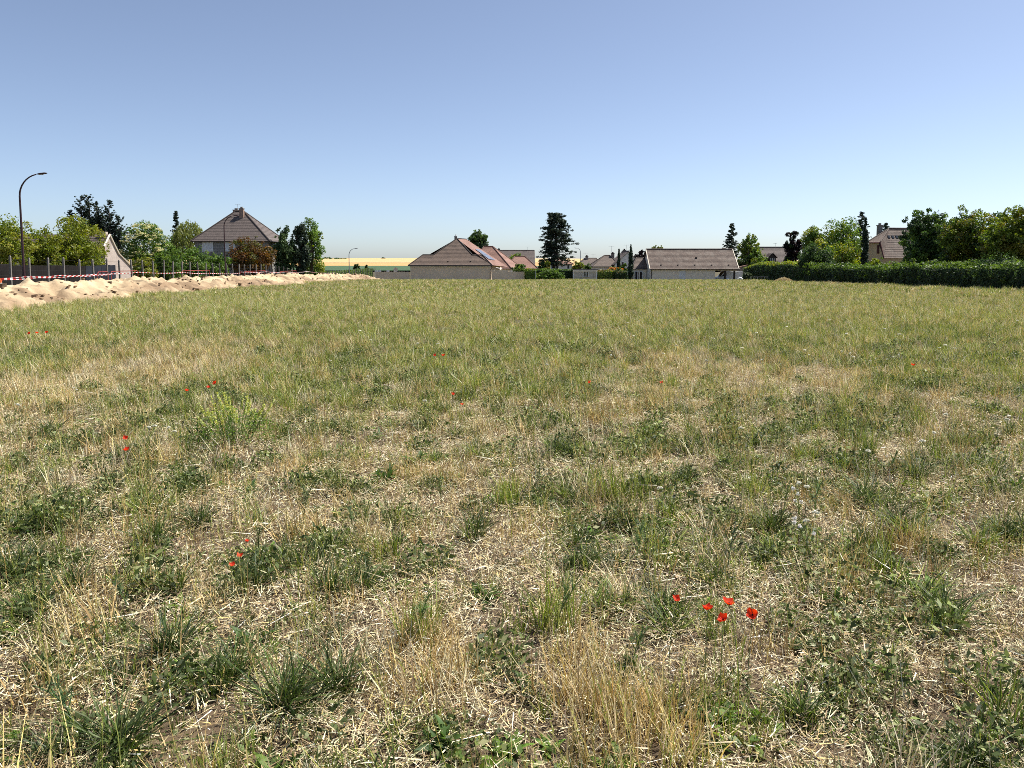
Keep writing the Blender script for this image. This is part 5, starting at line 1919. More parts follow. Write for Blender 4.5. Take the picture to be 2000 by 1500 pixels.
def p_stems(rs):
    """a few tall flowering grass stems with seed heads"""
    n = 7
    b = disc(n, .09, rs)
    az, L_, ln, cv = rs.uniform(0, 6.283, n), rs.uniform(.28, .55, n), np.abs(rs.normal(.12, .12, n)), rs.uniform(0, .2, n)
    col = pick(OLIVE + GOLD[:2], n, rs)
    V, C = blades(b, az, L_, ln, cv, np.full(n, .0030), col, rs, 3)
    Vs, Cs = [V], [C]
    for k in range(16):
        t = 1 - .30 * k / 16
        hd = np.stack([np.cos(az), np.sin(az), np.zeros(n)], 1)
        pt = b + hd * (L_ * (np.sin(ln) * t + cv * t * t))[:, None] + np.array([0, 0, 1.0]) * (L_ * np.cos(ln) * t)[:, None]
        v, c = blades(pt, rs.uniform(0, 6.283, n), np.full(n, .018), rs.uniform(.3, .8, n), np.zeros(n), np.full(n, .004), col * .95, rs, 1)
        Vs.append(v)
        Cs.append(c)
    return np.concatenate(Vs), np.concatenate(Cs)


def p_field(rs, dry, r, n, hmax, w_):
    """wider patch of meadow made of separate tufts, each with its own height and ripeness"""
    k = max(7, int(n / 20))
    cen = disc(k, r, rs)
    hk = rs.uniform(.3, 1.3, k)
    dk = rs.random(k) < dry
    gi = rs.integers(0, 2, k)
    i = rs.integers(0, k, n)
    b = cen[i] + np.column_stack([rs.normal(0, .035 * r + .018, (n, 2)), np.zeros(n)])
    k_ = np.where(rs.random(n) < .22, ~dk[i], dk[i])
    gc = np.where(gi[i][:, None] == 0, pick(OLIVE, n, rs, .2), pick(GREEN + OLIVE[:1], n, rs, .2))
    col = np.where(k_[:, None], pick(STRAW[:3] + GOLD[:3], n, rs, .16), gc)
    V, C = blades(b, rs.uniform(0, 6.283, n), hmax * hk[i] * rs.uniform(.45, 1.05, n), np.abs(rs.normal(.25, .22, n)), rs.uniform(-.05, .4, n), w_ * rs.uniform(.6, 1.3, n), col, rs, 2, .1)
    m = int(n * .25)
    b = disc(m, r, rs)
    b[:, 2] = rs.random(m) * .04
    V2, C2 = blades(b, rs.uniform(0, 6.283, m), hmax * rs.uniform(.2, .7, m), rs.normal(1.3, .25, m), np.zeros(m), w_ * rs.uniform(.6, 1.2, m), pick(STRAW[:4] + GOLD[:1] if dry > .3 else STRAW[:3] + OLIVE, m, rs, .18), rs, 1)
    return np.concatenate([V, V2]), np.concatenate([C, C2])


def protos(cname, fns, mat, seed):
    c = bpy.data.collections.new(cname)
    for i, f in enumerate(fns):
        rs = np.random.default_rng(seed + i)
        V, C = f(rs)
        o = bpy.data.objects.new('%s_patch_%02d' % (cname, i), quads_mesh(cname, V, C, M[mat]))
        c.objects.link(o)
    return c


def scatter(name, label, xy, idx, scl, coll, rs, lift=0.0, tilt=.06):
    """one object of uncountable growth: patches placed on points by geometry nodes"""
    n = len(xy)
    me = bpy.data.meshes.new(name)
    me.vertices.add(n)
    z = h(xy[:, 0], xy[:, 1]) + lift
    me.vertices.foreach_set('co', np.column_stack([xy, z]).astype(np.float32).ravel())
    rot = np.column_stack([rs.normal(0, tilt, n), rs.normal(0, tilt, n), rs.uniform(0, 6.283, n)])
    me.attributes.new('rot', 'FLOAT_VECTOR', 'POINT').data.foreach_set('vector', rot.astype(np.float32).ravel())
    me.attributes.new('scl', 'FLOAT', 'POINT').data.foreach_set('value', np.asarray(scl, np.float32))
    me.attributes.new('idx', 'INT', 'POINT').data.foreach_set('value', np.asarray(idx, np.int32))
    o = link(name, me)
    g = bpy.data.node_groups.new(name, 'GeometryNodeTree')
    g.interface.new_socket('Geometry', in_out='INPUT', socket_type='NodeSocketGeometry')
    g.interface.new_socket('Geometry', in_out='OUTPUT', socket_type='NodeSocketGeometry')
    gi, go = g.nodes.new('NodeGroupInput'), g.nodes.new('NodeGroupOutput')
    ip = g.nodes.new('GeometryNodeInstanceOnPoints')
    ci = g.nodes.new('GeometryNodeCollectionInfo')
    ci.inputs['Collection'].default_value = coll
    ci.inputs['Separate Children'].default_value = True
    ci.inputs['Reset Children'].default_value = True
    def attr(nm, ty):
        a = g.nodes.new('GeometryNodeInputNamedAttribute')
        a.data_type = ty
        a.inputs['Name'].default_value = nm
        return a.outputs['Attribute']
    er = g.nodes.new('FunctionNodeEulerToRotation')
    L = g.links.new
    L(attr('rot', 'FLOAT_VECTOR'), er.inputs[0])
    L(gi.outputs[0], ip.inputs['Points'])
    L(ci.outputs[0], ip.inputs['Instance'])
    ip.inputs['Pick Instance'].default_value = True
    L(attr('idx', 'INT'), ip.inputs['Instance Index'])
    L(er.outputs[0], ip.inputs['Rotation'])
    L(attr('scl', 'FLOAT'), ip.inputs['Scale'])
    L(ip.outputs[0], go.inputs[0])
    o.modifiers.new('growth', 'NODES').node_group = g
    tag(o, label, kind='stuff')
    return o


# dry and green places of the field, read off the photograph: (px, py, radius x, radius y in px, change of dryness)
SPOTS = [(180, 760, 230, 90, .35), (330, 700, 150, 40, .25), (60, 870, 160, 60, .15), (1330, 720, 150, 38, .42), (1600, 745, 170, 34, .36), (1950, 795, 120, 30, .3),
         (520, 690, 90, 40, .12), (760, 850, 260, 45, .22), (1150, 790, 160, 40, .18), (1050, 640, 260, 50, -.2), (350, 610, 330, 36, -.28), (1600, 620, 400, 60, -.12),
         (900, 740, 260, 40, -.2), (420, 760, 90, 60, -.25), (1450, 1130, 230, 130, -.42), (90, 1010, 140, 70, -.35), (600, 1440, 130, 70, -.3), (1600, 1230, 160, 80, -.3),
         (130, 1390, 170, 60, .3), (760, 1260, 220, 60, .2), (1180, 1340, 170, 110, .22), (1850, 1330, 160, 90, .25), (950, 1120, 180, 50, .25), (700, 1000, 140, 60, .12),
         (1800, 690, 200, 40, -.15), (1500, 900, 120, 50, -.15), (1150, 890, 200, 40, -.1), (350, 1230, 90, 80, -.2), (1040, 1300, 60, 60, -.3), (1950, 1160, 90, 120, -.1), (860, 960, 120, 40, -.12), (1420, 1260, 150, 80, -.45), (1500, 1050, 160, 80, -.25), (200, 1130, 160, 60, -.12)]
_sp = []
for px_, py_, rx_, ry_, dv in SPOTS:
    c0, c1, c2 = G(px_, py_), G(px_, py_ - ry_), G(px_, py_ + ry_)
    _sp.append((c0.x, c0.y, rx_ / F * c0.y, max(.1, (c1.y - c2.y) / 2), dv * (1.5 if dv > 0 and py_ < 900 else .6 if dv < 0 and py_ > 900 else 1)))


def dryness(x, y):
    d = .40 + .02 * np.clip((y - 7) / 6, 0, 1) + (fbm(x, y, .38, 50) - .5) * 1.5 + (fbm(x, y, 2.4, 55) - .5) * .4 + (fbm(x, y, 9, 60) - .5) * .35
    for cx, cy, rx_, ry_, dv in _sp:
        d = d + dv * np.exp(-((x - cx) / rx_) ** 2 - ((y - cy) / ry_) ** 2)
    return np.clip(d, .02, .98)


def field_pts(n, y0, y1, rs):
    """even random points over the part of the field that can be seen, with a margin to the sides"""
    area = lambda a, b, m: .37 * (b * b - a * a) + m * (b - a)
    ya = max(.3, y0 - 1.2) if y0 < 2 else y0
    n = int(n * area(ya, y1, 4.5) / area(y0, y1, 1.6) * .93)
    g = np.linspace(ya, y1, 400)
    c = .37 * g * g + 4.5 * g
    y = np.interp(rs.random(n) * (c[-1] - c[0]) + c[0], c, g)
    x = rs.uniform(-1, 1, n) * (.74 * y + 4.5)
    ok = (x < 27.2) & ~((x < -16.9) & (x > -21.3))
    return np.column_stack([x, y])[ok]


rs = np.random.default_rng(501)
C_lit = protos('straw_litter', [p_litter] * 6, 'straw', 100)
pts = field_pts(5400, 1.3, 11.5, rs)
scatter('straw_litter', 'pale dry straw lying flat over the near soil', pts, rs.integers(0, 6, len(pts)), rs.uniform(.7, 1.15, len(pts)), C_lit, rs)

C_dry = protos('dry_grass', [p_stub] * 3 + [lambda r: p_stub(r, STRAW)] * 2 + [lambda r: p_fine(r, GOLD, .30)] * 2 + [lambda r: p_fine(r, STRAW[:3], .26)] * 2, 'straw', 200)
pts = field_pts(7600, 1.3, 16, rs)
dr = dryness(pts[:, 0], pts[:, 1])
pts = pts[rs.random(len(pts)) < .10 + .55 * dr]
tall = np.clip((fbm(pts[:, 0], pts[:, 1], 1.1, 70) - .35) * 3 + (pts[:, 1] > 8) * .6, 0, 1)
idx = np.where(rs.random(len(pts)) < tall * .65, rs.integers(5, 9, len(pts)), rs.integers(0, 5, len(pts)))
scatter('dry_grass', 'golden dry grass stubble standing over the field', pts, idx, rs.uniform(.6, 1.2, len(pts)), C_dry, rs)

C_grn = protos('green_grass', [lambda r: p_fine(r, GREEN, .12, 46, .05)] * 3 + [lambda r: p_fine(r, GREEN + BLUE, .16, 60, .045)] * 3 + [p_fine] * 3 + [lambda r: p_fine(r, GREEN, .2)] * 3 + [lambda r: p_tussock(r, .2, 70)] * 2, 'grass', 300)
pts = field_pts(15000, 1.3, 18, rs)
dr = dryness(pts[:, 0], pts[:, 1])
pts = pts[rs.random(len(pts)) < np.clip(1.1 - 1.3 * dr, .04, 1) * .8]
idx = np.where(rs.random(len(pts)) < np.where(pts[:, 1] < 8, .72, .3), rs.integers(0, 6, len(pts)), np.where(rs.random(len(pts)) < .85, rs.integers(6, 12, len(pts)), rs.integers(12, 14, len(pts))))
scatter('green_grass', 'fine green meadow grass growing through the straw', pts, idx, rs.uniform(.55, 1.2, len(pts)) * np.where(pts[:, 1] < 7, .8, 1.05), C_grn, rs)

C_hrb = protos('low_herbs', [p_herb] * 3 + [lambda r: p_herb(r, .15, HERB, 170, .016)] * 2 + [p_clover] * 2 + [p_bush] * 2 + [lambda r: p_bush(r, BLUE + HERB[:2], .16)] * 2 + [p_rosette] * 6, 'leaf', 400)
pts = field_pts(8500, 1.3, 15, rs)
dr = dryness(pts[:, 0], pts[:, 1]) + (fbm(pts[:, 0], pts[:, 1], .45, 80) - .5) * 1.2
pts = pts[rs.random(len(pts)) < np.clip(1.28 - 1.5 * dr, .05, 1)]
scatter('low_weeds', 'grey green low weeds creeping between the grass', pts, rs.integers(0, 17, len(pts)), rs.uniform(.5, 1.15, len(pts)), C_hrb, rs)

C_tus = protos('tussocks', [lambda r: p_tussock(r, .18, 80, .035, BLUE[:3])] * 3 + [lambda r: p_tussock(r, .2, 90, .05, GREEN + BLUE)] * 3 + [lambda r: p_fine(r, GREEN[:3] + BLUE, .26, 90, .05)] * 3, 'grass', 450)
pts = np.concatenate([field_pts(1300, 1.5, 20, rs), field_pts(900, 1.5, 11, rs)])
dr = dryness(pts[:, 0], pts[:, 1])
pts = pts[rs.random(len(pts)) < np.clip(1.2 - 1.0 * dr, .3, 1)]
scatter('small_tussocks', 'small dark green grass tufts dotted through the meadow', pts, rs.integers(0, 9, len(pts)), rs.uniform(.5, 1.15, len(pts)), C_tus, rs)

C_stm = protos('seed_stems', [p_stems] * 6, 'grass', 500)
pts = np.concatenate([field_pts(1500, 1.6, 24, rs), field_pts(420, 1.8, 9, rs)])
scatter('seeding_grass', 'thin tall grass stems with seed heads above the meadow', pts, rs.integers(0, 6, len(pts)), rs.uniform(.55, 1.05, len(pts)), C_stm, rs)

C_mid = protos('meadow', [lambda r, d=d: p_field(r, d, .42, 210, .29, .0085) for d in (.12, .18, .28, .38, .5, .62, .78, .9)], 'grass', 600)
pts = field_pts(6200, 8.0, 38, rs)
dr = dryness(pts[:, 0], pts[:, 1])
fade = np.clip((pts[:, 1] - 7.6) / 4, .1, 1)
pts, dr = pts[rs.random(len(dr)) < fade], dr[rs.random(len(dr)) < 2][: len(dr)]
dr = dryness(pts[:, 0], pts[:, 1])
idx = np.clip((dr * 8 + rs.normal(0, 1.0, len(dr))).astype(int), 0, 7)
scatter('meadow_grass', 'mixed green and straw coloured meadow grass across the middle field', pts, idx, rs.uniform(.6, 1.15, len(pts)) * np.where(dr > .65, .85, 1), C_mid, rs)

C_far = protos('far_meadow', [lambda r, d=d: p_field(r, d, 1.0, 400, .27, .019) for d in (.18, .26, .34, .44, .55, .68)], 'grass', 700)
pts = field_pts(10500, 34, 113, rs)
pts = pts[pts[:, 0] > -33]
dr = dryness(pts[:, 0], pts[:, 1]) * .7 + .03 + (fbm(pts[:, 0], pts[:, 1] * .6, 16, 90) - .5) * .7 + (fbm(pts[:, 0], pts[:, 1], 4.5, 93) - .5) * .5
idx = np.clip((dr * 6 + rs.normal(0, .8, len(dr))).astype(int), 0, 5)
sc_ = rs.uniform(.7, 1.1, len(pts)) * np.where(pts[:, 0] < -21, .6, 1) * np.where(pts[:, 1] > 85, .75, 1) * (.65 + .7 * fbm(pts[:, 0], pts[:, 1], 6, 97))
scatter('far_meadow_grass', 'olive green grass of the far field up to the houses', pts, idx, sc_, C_far, rs)

# ------------------------------------------------------------------ plants that stand out one by one
def tube_mesh(pts, rad, col, n=5):
    m = MB()
    m.tube(pts, rad, n, col)
    return m


def leaf_mesh(name, L_, W_, col, rs, wave=.15, arch=.35, segs=6):
    """lance shaped leaf along +x with folded midrib and wavy margin"""
    m = MB()
    vs = []
    for i in range(segs + 1):
        t = i / segs
        w_ = W_ * (math.sin(math.pi * min(1, t * .92 + .06)) ** .8) * .5
        z = arch * L_ * (t - t * t * 1.15)
        x = L_ * t * (1 - .08 * t)
        wv = wave * W_ * math.sin(t * 19)
        vs += [(x, -w_, z + .25 * w_ + wv * .5), (x, 0, z - .05 * W_), (x, w_, z + .25 * w_ - wv * .5)]
    fs = []
    for i in range(segs):
        for j in range(2):
            a = i * 3 + j
            fs.append((a, a + 3, a + 4, a + 1))
    m.add(vs, fs, col)
    o = m.build(name, M['leaf'], smooth=True)
    me = o.data
    bpy.data.objects.remove(o)
    return me


rsL = np.random.default_rng(8)
DOCK = [leaf_mesh('leaf', .15 * k, .034 * k * w_, c, rsL, .3, a) for k, w_, c, a in ((1, 1, (.075, .135, .035), .5), (.8, 1.2, (.11, .18, .045), .8), (1.05, .85, (.055, .105, .028), .3), (.65, 1.3, (.14, .20, .06), 1.0), (.55, 1.5, (.09, .155, .04), .7))]


def rosette(label, px, py, s, seed, n=30):
    rs_ = random.Random(seed)
    c = G(px, py)
    t_ = thing('dock_plant', label, 'plant', c, 'broad leaved dock plants')
    for i in range(n):
        o = bpy.data.objects.new('leaf', rs_.choice(DOCK))
        COL.objects.link(o)
        o.parent = t_
        k = s * rs_.uniform(.5, 1.1)
        o.scale = (k, k * rs_.uniform(.8, 1.2), k * rs_.uniform(.7, 1.3))
        o.rotation_euler = (rs_.uniform(-.6, .6), -rs_.uniform(-.1, 1.15), i * 2.399 + rs_.uniform(-.5, .5))
        o.location = (rs_.uniform(-.04, .04) * s, rs_.uniform(-.04, .04) * s, .008)


DOCKS = [(748, 943, 1.15, 'dark glossy dock plant, the larger beside the dry golden patch'), (808, 915, 1.05, 'bright green dock plant touching a darker one at the dry patch'),
         (488, 968, .8, 'small light green dock plant with upright leaves'), (65, 1048, 1.0, 'green leafy dock plant among the low clover'), (612, 868, .85, 'dark dock plant near the yellow flowered clump'),
         (778, 1066, .6, 'small dock plant on the bare straw'), (945, 1178, .8, 'narrow leaved dock plant among thin straw'), (480, 1270, .85, 'dark shaded dock plant in brown straw'),
         (1572, 792, .9, 'dark dock plant in the pale dried grass strip'), (1982, 955, .9, 'dock plant beside dry clods at the field side'), (735, 858, .95, 'bushy dark dock plant behind the dry patch'),
         (862, 1472, .75, 'broad dock plant with pale midribs at the straw edge'), (1022, 1350, .7, 'dark dock plant beneath golden stubble'), (150, 1452, .65, 'spiky dark dock plant with a seed stalk'),
         (1640, 1185, .6, 'light green dock plant near the poppies'), (1230, 1310, .6, 'very dark dock plant below the poppies'), (340, 830, .8, 'dock plant lying in tall straw grass'), (1110, 1010, .7, 'dock plant at the edge of the tall grass clump')]
for i, (a, b, s, lab) in enumerate(DOCKS):
    rosette(lab, a, b, s, 40 + i)


LAND = []


def near_to(label, c):
    best = min(LAND, key=lambda q: (q[0] - c).length)
    return label + ' close to the ' + best[1] if (best[0] - c).length < 2.2 else label + ' standing clear of other plants'


def own_tussock(label, px, py, hgt, seed, kind='blue'):
    rs_ = np.random.default_rng(9000 + seed)
    c = G(px, py)
    label = near_to(label, c)
    if kind == 'blue':
        V, C = p_tussock(rs_, hgt, 140, .05, BLUE[:3] + GREEN[2:3])
    elif kind == 'fine':
        V, C = p_fine(rs_, GREEN + OLIVE, hgt, 170, .09)
    else:
        V, C = p_fine(rs_, GOLD + STRAW[:2], hgt, 170, .13)
    t_ = link('grass_tussock', quads_mesh('grass_tussock', V, C, M['grass']))
    t_.location = c
    t_.rotation_euler = (0, 0, seed)
    tag(t_, label, 'grass clump', 'single grass clumps')


BL, FN, GD = 'dark arching grass tussock', 'upright fine green grass clump', 'golden dry grass clump'
TUS = [(390, 1030, .22), (640, 1165, .26), (1130, 1075, .16), (330, 1292, .30), (560, 1395, .30), (235, 1480, .3), (1790, 938, .26), (1690, 990, .34), (1510, 1045, .3), (1750, 1032, .26), (1132, 1115, .18), (490, 1155, .2), (1850, 1225, .26),
       (60, 1205, .24), (30, 1130, .3), (140, 1155, .22), (1960, 1055, .24), (930, 1045, .2), (1720, 750, .3), (450, 1330, .24), (660, 1360, .26), (1340, 945, .22), (95, 855, .3), (300, 1060, .26), (1880, 880, .24), (1090, 890, .22), (240, 905, .24), (700, 1160, .2)]
def weed(label, px, py, hgt, seed, col=(.12, .165, .062), dens=1.0, top=None):
    """upright stalk with leaves set along it and side shoots"""
    rs_ = np.random.default_rng(9500 + seed)
    c = np.array(G(px, py))
    t_ = thing('tall_weed', label, 'plant', Vector(c), 'tall single weeds')
    m = MB()
    ln = rs_.normal(0, .22, 2)
    hgt = hgt * .85
    col = np.array(col) * rs_.uniform(.8, 1.5) * np.array([rs_.uniform(.85, 1.2), 1, rs_.uniform(.8, 1.2)])
    st = lambda t: np.array([ln[0] * hgt * t * t, ln[1] * hgt * t * t, hgt * t])
    m.tube([c + st(t) for t in np.linspace(0, 1, 6)], np.linspace(.0036, .0014, 6), 5, np.array(col) * 1.3)
    tips = [st(1.0)]
    for k in range(5):
        t = rs_.uniform(.3, .8)
        a = rs_.uniform(0, 6.283)
        L_ = hgt * rs_.uniform(.15, .4)
        e_ = st(t) + np.array([math.cos(a) * L_ * .4, math.sin(a) * L_ * .4, L_ * .85])
        m.tube([c + st(t), c + st(t) * .4 + e_ * .6 + np.array([math.cos(a), math.sin(a), 0]) * L_ * .05, c + e_], [.003, .0024, .0014], 4, np.array(col) * 1.2)
        tips.append(e_)
    m.build('stem', M['grass'], t_)
    n = int(130 * dens)
    k = rs_.integers(0, len(tips), n)
    t = rs_.random(n) ** .8
    pos = np.array([c + st(q) * (1 if j == 0 else .0) + (0 if j == 0 else 1) * (st(.5) * (1 - q) + tips[j] * q) for q, j in zip(t, k)])
    az = rs_.uniform(0, 6.283, n)
    V, C = blades(pos, az, hgt * rs_.uniform(.08, .26, n) * (1.2 - t * .85), rs_.uniform(.35, 1.25, n), rs_.uniform(0, .4, n), hgt * rs_.uniform(.008, .018, n), pick([col, np.array(col) * 1.35, np.array(col) * .8], n, rs_), rs_, 2, .25)
    link('foliage', quads_mesh('foliage', V, C, M['leaf']), t_)
    if top is not None:
        for j, q in enumerate(tips[:4]):
            v, cc = clump_leaves(np.array([c + q]), np.array([.011]), 36, .006, [top], rs_)
            link('flower_head', quads_mesh('flower_head', v, cc, M['petal']), t_)


WD = [(592, 1038, .36, 1.6, 'dark leafy weed stalk standing tall beside pale straw'), (690, 1053, .25, 1, 'slender green weed with whorled leaves, one of a close pair'), (712, 1040, .24, 1, 'slender green weed with feathery leaves next to its twin'),
      (862, 990, .24, 1, 'drooping green weed beside the dock plants'), (1243, 1105, .28, 1.8, 'dark dense weed stalk rising from grey green herbs'), (1236, 1305, .24, 1.8, 'dark thistle-like weed below the poppies'),
      (815, 1262, .3, .8, 'thin leaning weed in a straw clearing'), (1420, 1135, .34, .5, 'tall wiry weed stem near the poppy cluster'), (1590, 1015, .3, .6, 'wiry weed with upright shoots'),
      (145, 1435, .3, 1.2, 'upright weed stalk over a spiky dock plant'), (505, 1103, .26, .9, 'weed stem growing beside two small poppies'), (1085, 1245, .34, .5, 'tall thin weed stems over bare straw'),
      (1690, 1000, .2, .9, 'low bending weed with broad grey leaves'), (335, 1290, .22, 1.2, 'dark leafed weed inside a grass tussock'), (1860, 870, .28, .9, 'upright weed beside a yellow patch'), (1740, 930, .24, .8, 'weed stalk beside the long dark tussock'),
      (1530, 1010, .28, .6, 'thin weed beside an upright grass clump'), (250, 1200, .22, .7, 'weed stem between tussocks over brown straw')]
for i, (a, b, k, d, lab) in enumerate(WD):
    weed(lab, a, b, k, i, dens=d)
weed('tall scabious with small white flower heads', 1585, 1112, .32, 60, dens=.5, top=(.78, .76, .72))
weed('scabious with white heads near the upright grass clump', 1560, 1030, .26, 61, dens=.5, top=(.78, .76, .72))

# yellow flowered clump
c = G(458, 868)
yc = thing('yellow_flowered_plant', 'bushy plant with pale yellow flower spikes in the dry grass', 'plant', c)
rs_ = np.random.default_rng(31)
V1, C1 = small_leaves(rs_, 1500, .36, .36, .014, [(.13, .22, .04), (.17, .26, .05), (.10, .18, .03)], .35)
link('foliage', quads_mesh('foliage', V1 + np.array(c), C1, M['leaf']), yc)
m = MB()
for i in range(34):
    a, q = rs_.uniform(0, 6.283), .34 * math.sqrt(rs_.random())
    b = np.array(c) + np.array([math.cos(a) * q * .4, math.sin(a) * q * .4, 0])
    e_ = np.array(c) + np.array([math.cos(a) * q * 1.15, math.sin(a) * q * 1.15, rs_.uniform(.32, .48) * (1 - q * .5)])
    m.tube([b, (b + e_) / 2 + (0, 0, .03), e_], [.003, .0025, .002], 4, (.13, .2, .05))
    t = np.linspace(.72, 1.03, 7)[:, None]
    v, cc = clump_leaves(b + (e_ - b) * t, np.full(7, .011), 14, .007, [(.62, .64, .20), (.56, .58, .14), (.68, .70, .32)], rs_)
    link('flower_spike', quads_mesh('flower_spike', v, cc, M['petal']), yc)
m.build('stem', M['grass'], yc)

# ------------------------------------------------------------------ poppies
def petal_mesh(seed, open_=1.0):
    rs_ = np.random.default_rng(seed)
    nu, nv = 6, 5
    vs, cs = [], []
    for i in range(nu):
        t = i / (nu - 1)
        for j in range(nv):
            u = j / (nv - 1) - .5
            r_ = .034 * t
            w_ = .062 * math.sin(math.pi * (.12 + .50 * t)) * u
            z = .022 * t ** 1.6 / open_ + .012 * (abs(u) * 2) ** 2 * t + rs_.normal(0, .0013) * t + .003 * math.sin(j * 2.1 + i) * t
            vs.append((r_ * math.cos(u * .9), w_, z))
    fs = [(i * nv + j, (i + 1) * nv + j, (i + 1) * nv + j + 1, i * nv + j + 1) for i in range(nu - 1) for j in range(nv - 1)]
    m = MB()
    m.add(vs, fs, (.74, .075, .035))
    o = m.build('petal', M['petal'], smooth=True)
    me = o.data
    bpy.data.objects.remove(o)
    return me


PET = [petal_mesh(k, op) for k, op in ((1, 1.0), (2, .7), (3, 1.3))]


def poppy(label, px, py, hgt, seed, s=1.0, group=None):
    rs_ = random.Random(seed)
    d = ray(px, py)
    f = G(px, py, hgt)                      # where the sight line comes down to flower height
    g = float(h(f.x, f.y))
    t_ = thing('poppy', label, 'poppy', (f.x, f.y, g), group)
    m = MB()
    bx_, by_ = rs_.uniform(-.05, .05), rs_.uniform(-.02, .06)
    m.tube([(bx_, by_, 0), (bx_ * .9, by_ * .9, hgt * .4), (bx_ * .3, by_ * .3, hgt * .85), (0, 0, hgt)], [.0018, .0016, .0014, .0014], 5, (.22, .27, .11))
    m.build('stem', M['grass'], t_, loc=(0, 0, 0))
    az = rs_.uniform(0, 6.28)
    tl = Matrix.Rotation(rs_.uniform(-.2, .7), 4, 'X') @ Matrix.Rotation(rs_.uniform(-.4, .4), 4, 'Y')
    for k in range(4):
        o = bpy.data.objects.new('petal', PET[(seed + k) % 3])
        COL.objects.link(o)
        o.parent = t_
        o.matrix_local = Matrix.Translation((0, 0, hgt)) @ tl @ Matrix.Rotation(az + k * math.pi / 2 + rs_.uniform(-.15, .15), 4, 'Z') @ Matrix.Translation((0, 0, .003 * (k % 2))) @ Matrix.Scale(s * .5 * rs_.uniform(.9, 1.1), 4)
    m = MB()
    m.tube([(0, 0, .0), (0, 0, .006), (0, 0, .012)], [.005, .007, .004], 8, (.012, .012, .010))
    o = m.build('centre', M['needle'], t_, loc=(0, 0, 0))
    o.matrix_local = Matrix.Translation((0, 0, hgt)) @ tl @ Matrix.Scale(s * .5, 4)


POP = [(1321, 1172, .36, 'small half closed red poppy set apart from the cluster of four', .75), (1383, 1191, .36, 'cup shaped red poppy on the dry side of the cluster of four', 1.0), (1424, 1182, .38, 'large red poppy with a raised petal, rear one of the cluster', 1.15),
       (1413, 1213, .34, 'pinkish red poppy, front one of the cluster of four', 1.0), (1470, 1205, .35, 'red poppy leaning over its bent stem, outermost of the cluster', 1.05),
       (454, 1107, .22, 'drooping small red poppy, lower of a pair beside a weed stem', .7), (470, 1088, .24, 'small red poppy, upper of a pair beside a weed stem', .7), (482, 1059, .28, 'faded tiny poppy above the small pair', .5),
       (420, 750, .38, 'bright red poppy above the yellow flowered plant', 1.3), (408, 757, .36, 'paler red poppy close to a bright one above the yellow plant', 1.1), (364, 764, .36, 'single red poppy in the straw grass near the yellow plant', 1.15),
       (245, 857, .34, 'salmon red poppy, upper of two in the tall straw', 1.2), (247, 881, .3, 'salmon red poppy, lower of two in the tall straw', 1.2), (885, 771, .34, 'single red poppy in the middle meadow', 1.1), (903, 791, .3, 'faded poppy just below a single red one', .9),
       (849, 695, .36, 'orange red poppy, smaller of a pair in the green meadow', 1.2), (866, 695, .36, 'orange red poppy, larger of a pair in the green meadow', 1.5), (1292, 748, .36, 'single red poppy by the pale dried grass strip', 1.2), (1151, 748, .34, 'faint red poppy in the middle meadow', 1.0),
       (1783, 714, .36, 'orange red poppy beside a pale dry patch', 1.5), (57, 652, .38, 'red poppy, first of three in a row below the earth bank', 1.6), (72, 651, .38, 'red poppy, middle of three in a row below the earth bank', 1.7), (91, 650, .38, 'red poppy, last of three in a row below the earth bank', 1.5)]
for i, (a, b, k, lab, s) in enumerate(POP):
    poppy(lab, a, b, k if b > 1000 else k + .05, 60 + i, s if b > 1000 else s * .8, 'red poppies in the meadow')

# small white meadow flowers
m = MB()
m.tube([(0, 0, 0), (.01, 0, .16), (0, 0, .33)], [.0018, .0016, .0014], 4, (.16, .2, .08))
st0 = m.build('stem', M['grass'])
rs_ = np.random.default_rng(55)
v, cc = clump_leaves(np.array([(0, 0, .335), (.012, .006, .33), (-.011, .004, .332)]), np.full(3, .011), 26, .007, [(.82, .79, .68), (.76, .73, .62)], rs_, .5, .8)
hm = quads_mesh('flower_head', v, cc, M['petal'])
stm = st0.data
bpy.data.objects.remove(st0)
WF = [(1560, 945), (1595, 1000), (1589, 1008), (1568, 955), (1825, 850), (1806, 866), (1968, 815), (1975, 818), (1840, 815), (1450, 840), (720, 730), (645, 700), (720, 655), (725, 660), (700, 650), (815, 668), (850, 668), (300, 832), (330, 833), (285, 838), (335, 836), (140, 755), (145, 756), (38, 798), (820, 790), (1070, 710), (1010, 722), (1290, 950), (1700, 880), (1755, 690), (1850, 676), (1862, 680), (1838, 682), (1700, 700), (1730, 700)]
rw = random.Random(9)
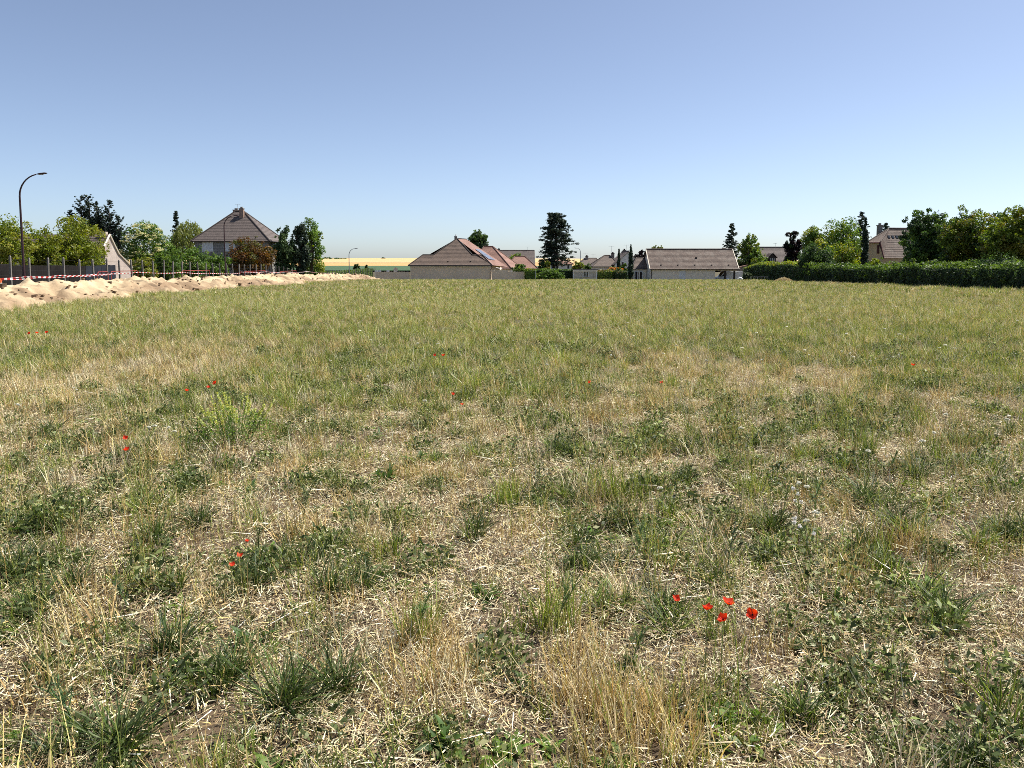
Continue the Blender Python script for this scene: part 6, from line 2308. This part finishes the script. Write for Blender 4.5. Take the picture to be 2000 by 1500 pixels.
while len(WF) < 95:
    q = (rw.uniform(1150, 2000), 556 + 150 * rw.random() ** 1.6)
    if q[0] < 1550 or q[1] > 566 + (q[0] - 1570) * .03:
        WF.append(q)
for i, (a, b) in enumerate(WF):
    f = G(a, b, .3)
    t_ = thing('white_wildflower', 'small white wildflower on a thin stem in the meadow', 'flower', (f.x, f.y, float(h(f.x, f.y))), 'white wildflowers dotted over the meadow')
    k = rw.uniform(.8, 1.05)
    for nm_, me_ in (('stem', stm), ('flower_head', hm)):
        o = bpy.data.objects.new(nm_, me_)
        COL.objects.link(o)
        o.parent = t_
        s = 1.0 if nm_ == 'stem' else (1.0 if f.y < 12 else 1.6)
        o.scale = (k * s, k * s, k)
    t_.rotation_euler = (rw.uniform(-.12, .12), rw.uniform(-.12, .12), rw.uniform(0, 6))

# ------------------------------------------------------------------ single grass clumps, described by the plant they grow beside
for a, b, k, lab in DOCKS:
    if len(lab.split()) <= 8:
        LAND.append((G(a, b), lab))
for a, b, k, d, lab in WD:
    if len(lab.split()) <= 8:
        LAND.append((G(a, b), lab))
LAND += [(G(1410, 1290), 'cluster of four poppies'), (G(458, 868), 'bushy yellow flowered plant'), (G(247, 905), 'two salmon poppies'), (G(1292, 775), 'red poppy by the pale strip')]
for i, (a, b, k) in enumerate(TUS):
    own_tussock(BL, a, b, k, i)
for i, (a, b, k) in enumerate([(1180, 978, .36), (988, 992, .32), (1690, 890, .34), (1790, 832, .4), (985, 790, .4), (1310, 762, .32), (1215, 985, .3), (560, 800, .34), (1045, 785, .3), (820, 1255, .3), (1085, 1235, .36), (1570, 905, .2), (680, 800, .3), (350, 870, .3), (1460, 975, .28)]):
    own_tussock(FN, a, b, k, 100 + i, 'fine')
for i, (a, b, k) in enumerate([(1150, 1400, .3), (1230, 1430, .28), (1260, 1400, .26), (890, 1330, .28), (1800, 1080, .2), (580, 925, .22), (690, 920, .2), (1090, 1380, .24), (1120, 1300, .22), (1330, 1470, .26), (1180, 1490, .26), (790, 1360, .2)]):
    own_tussock(GD, a, b, k, 200 + i, 'gold')
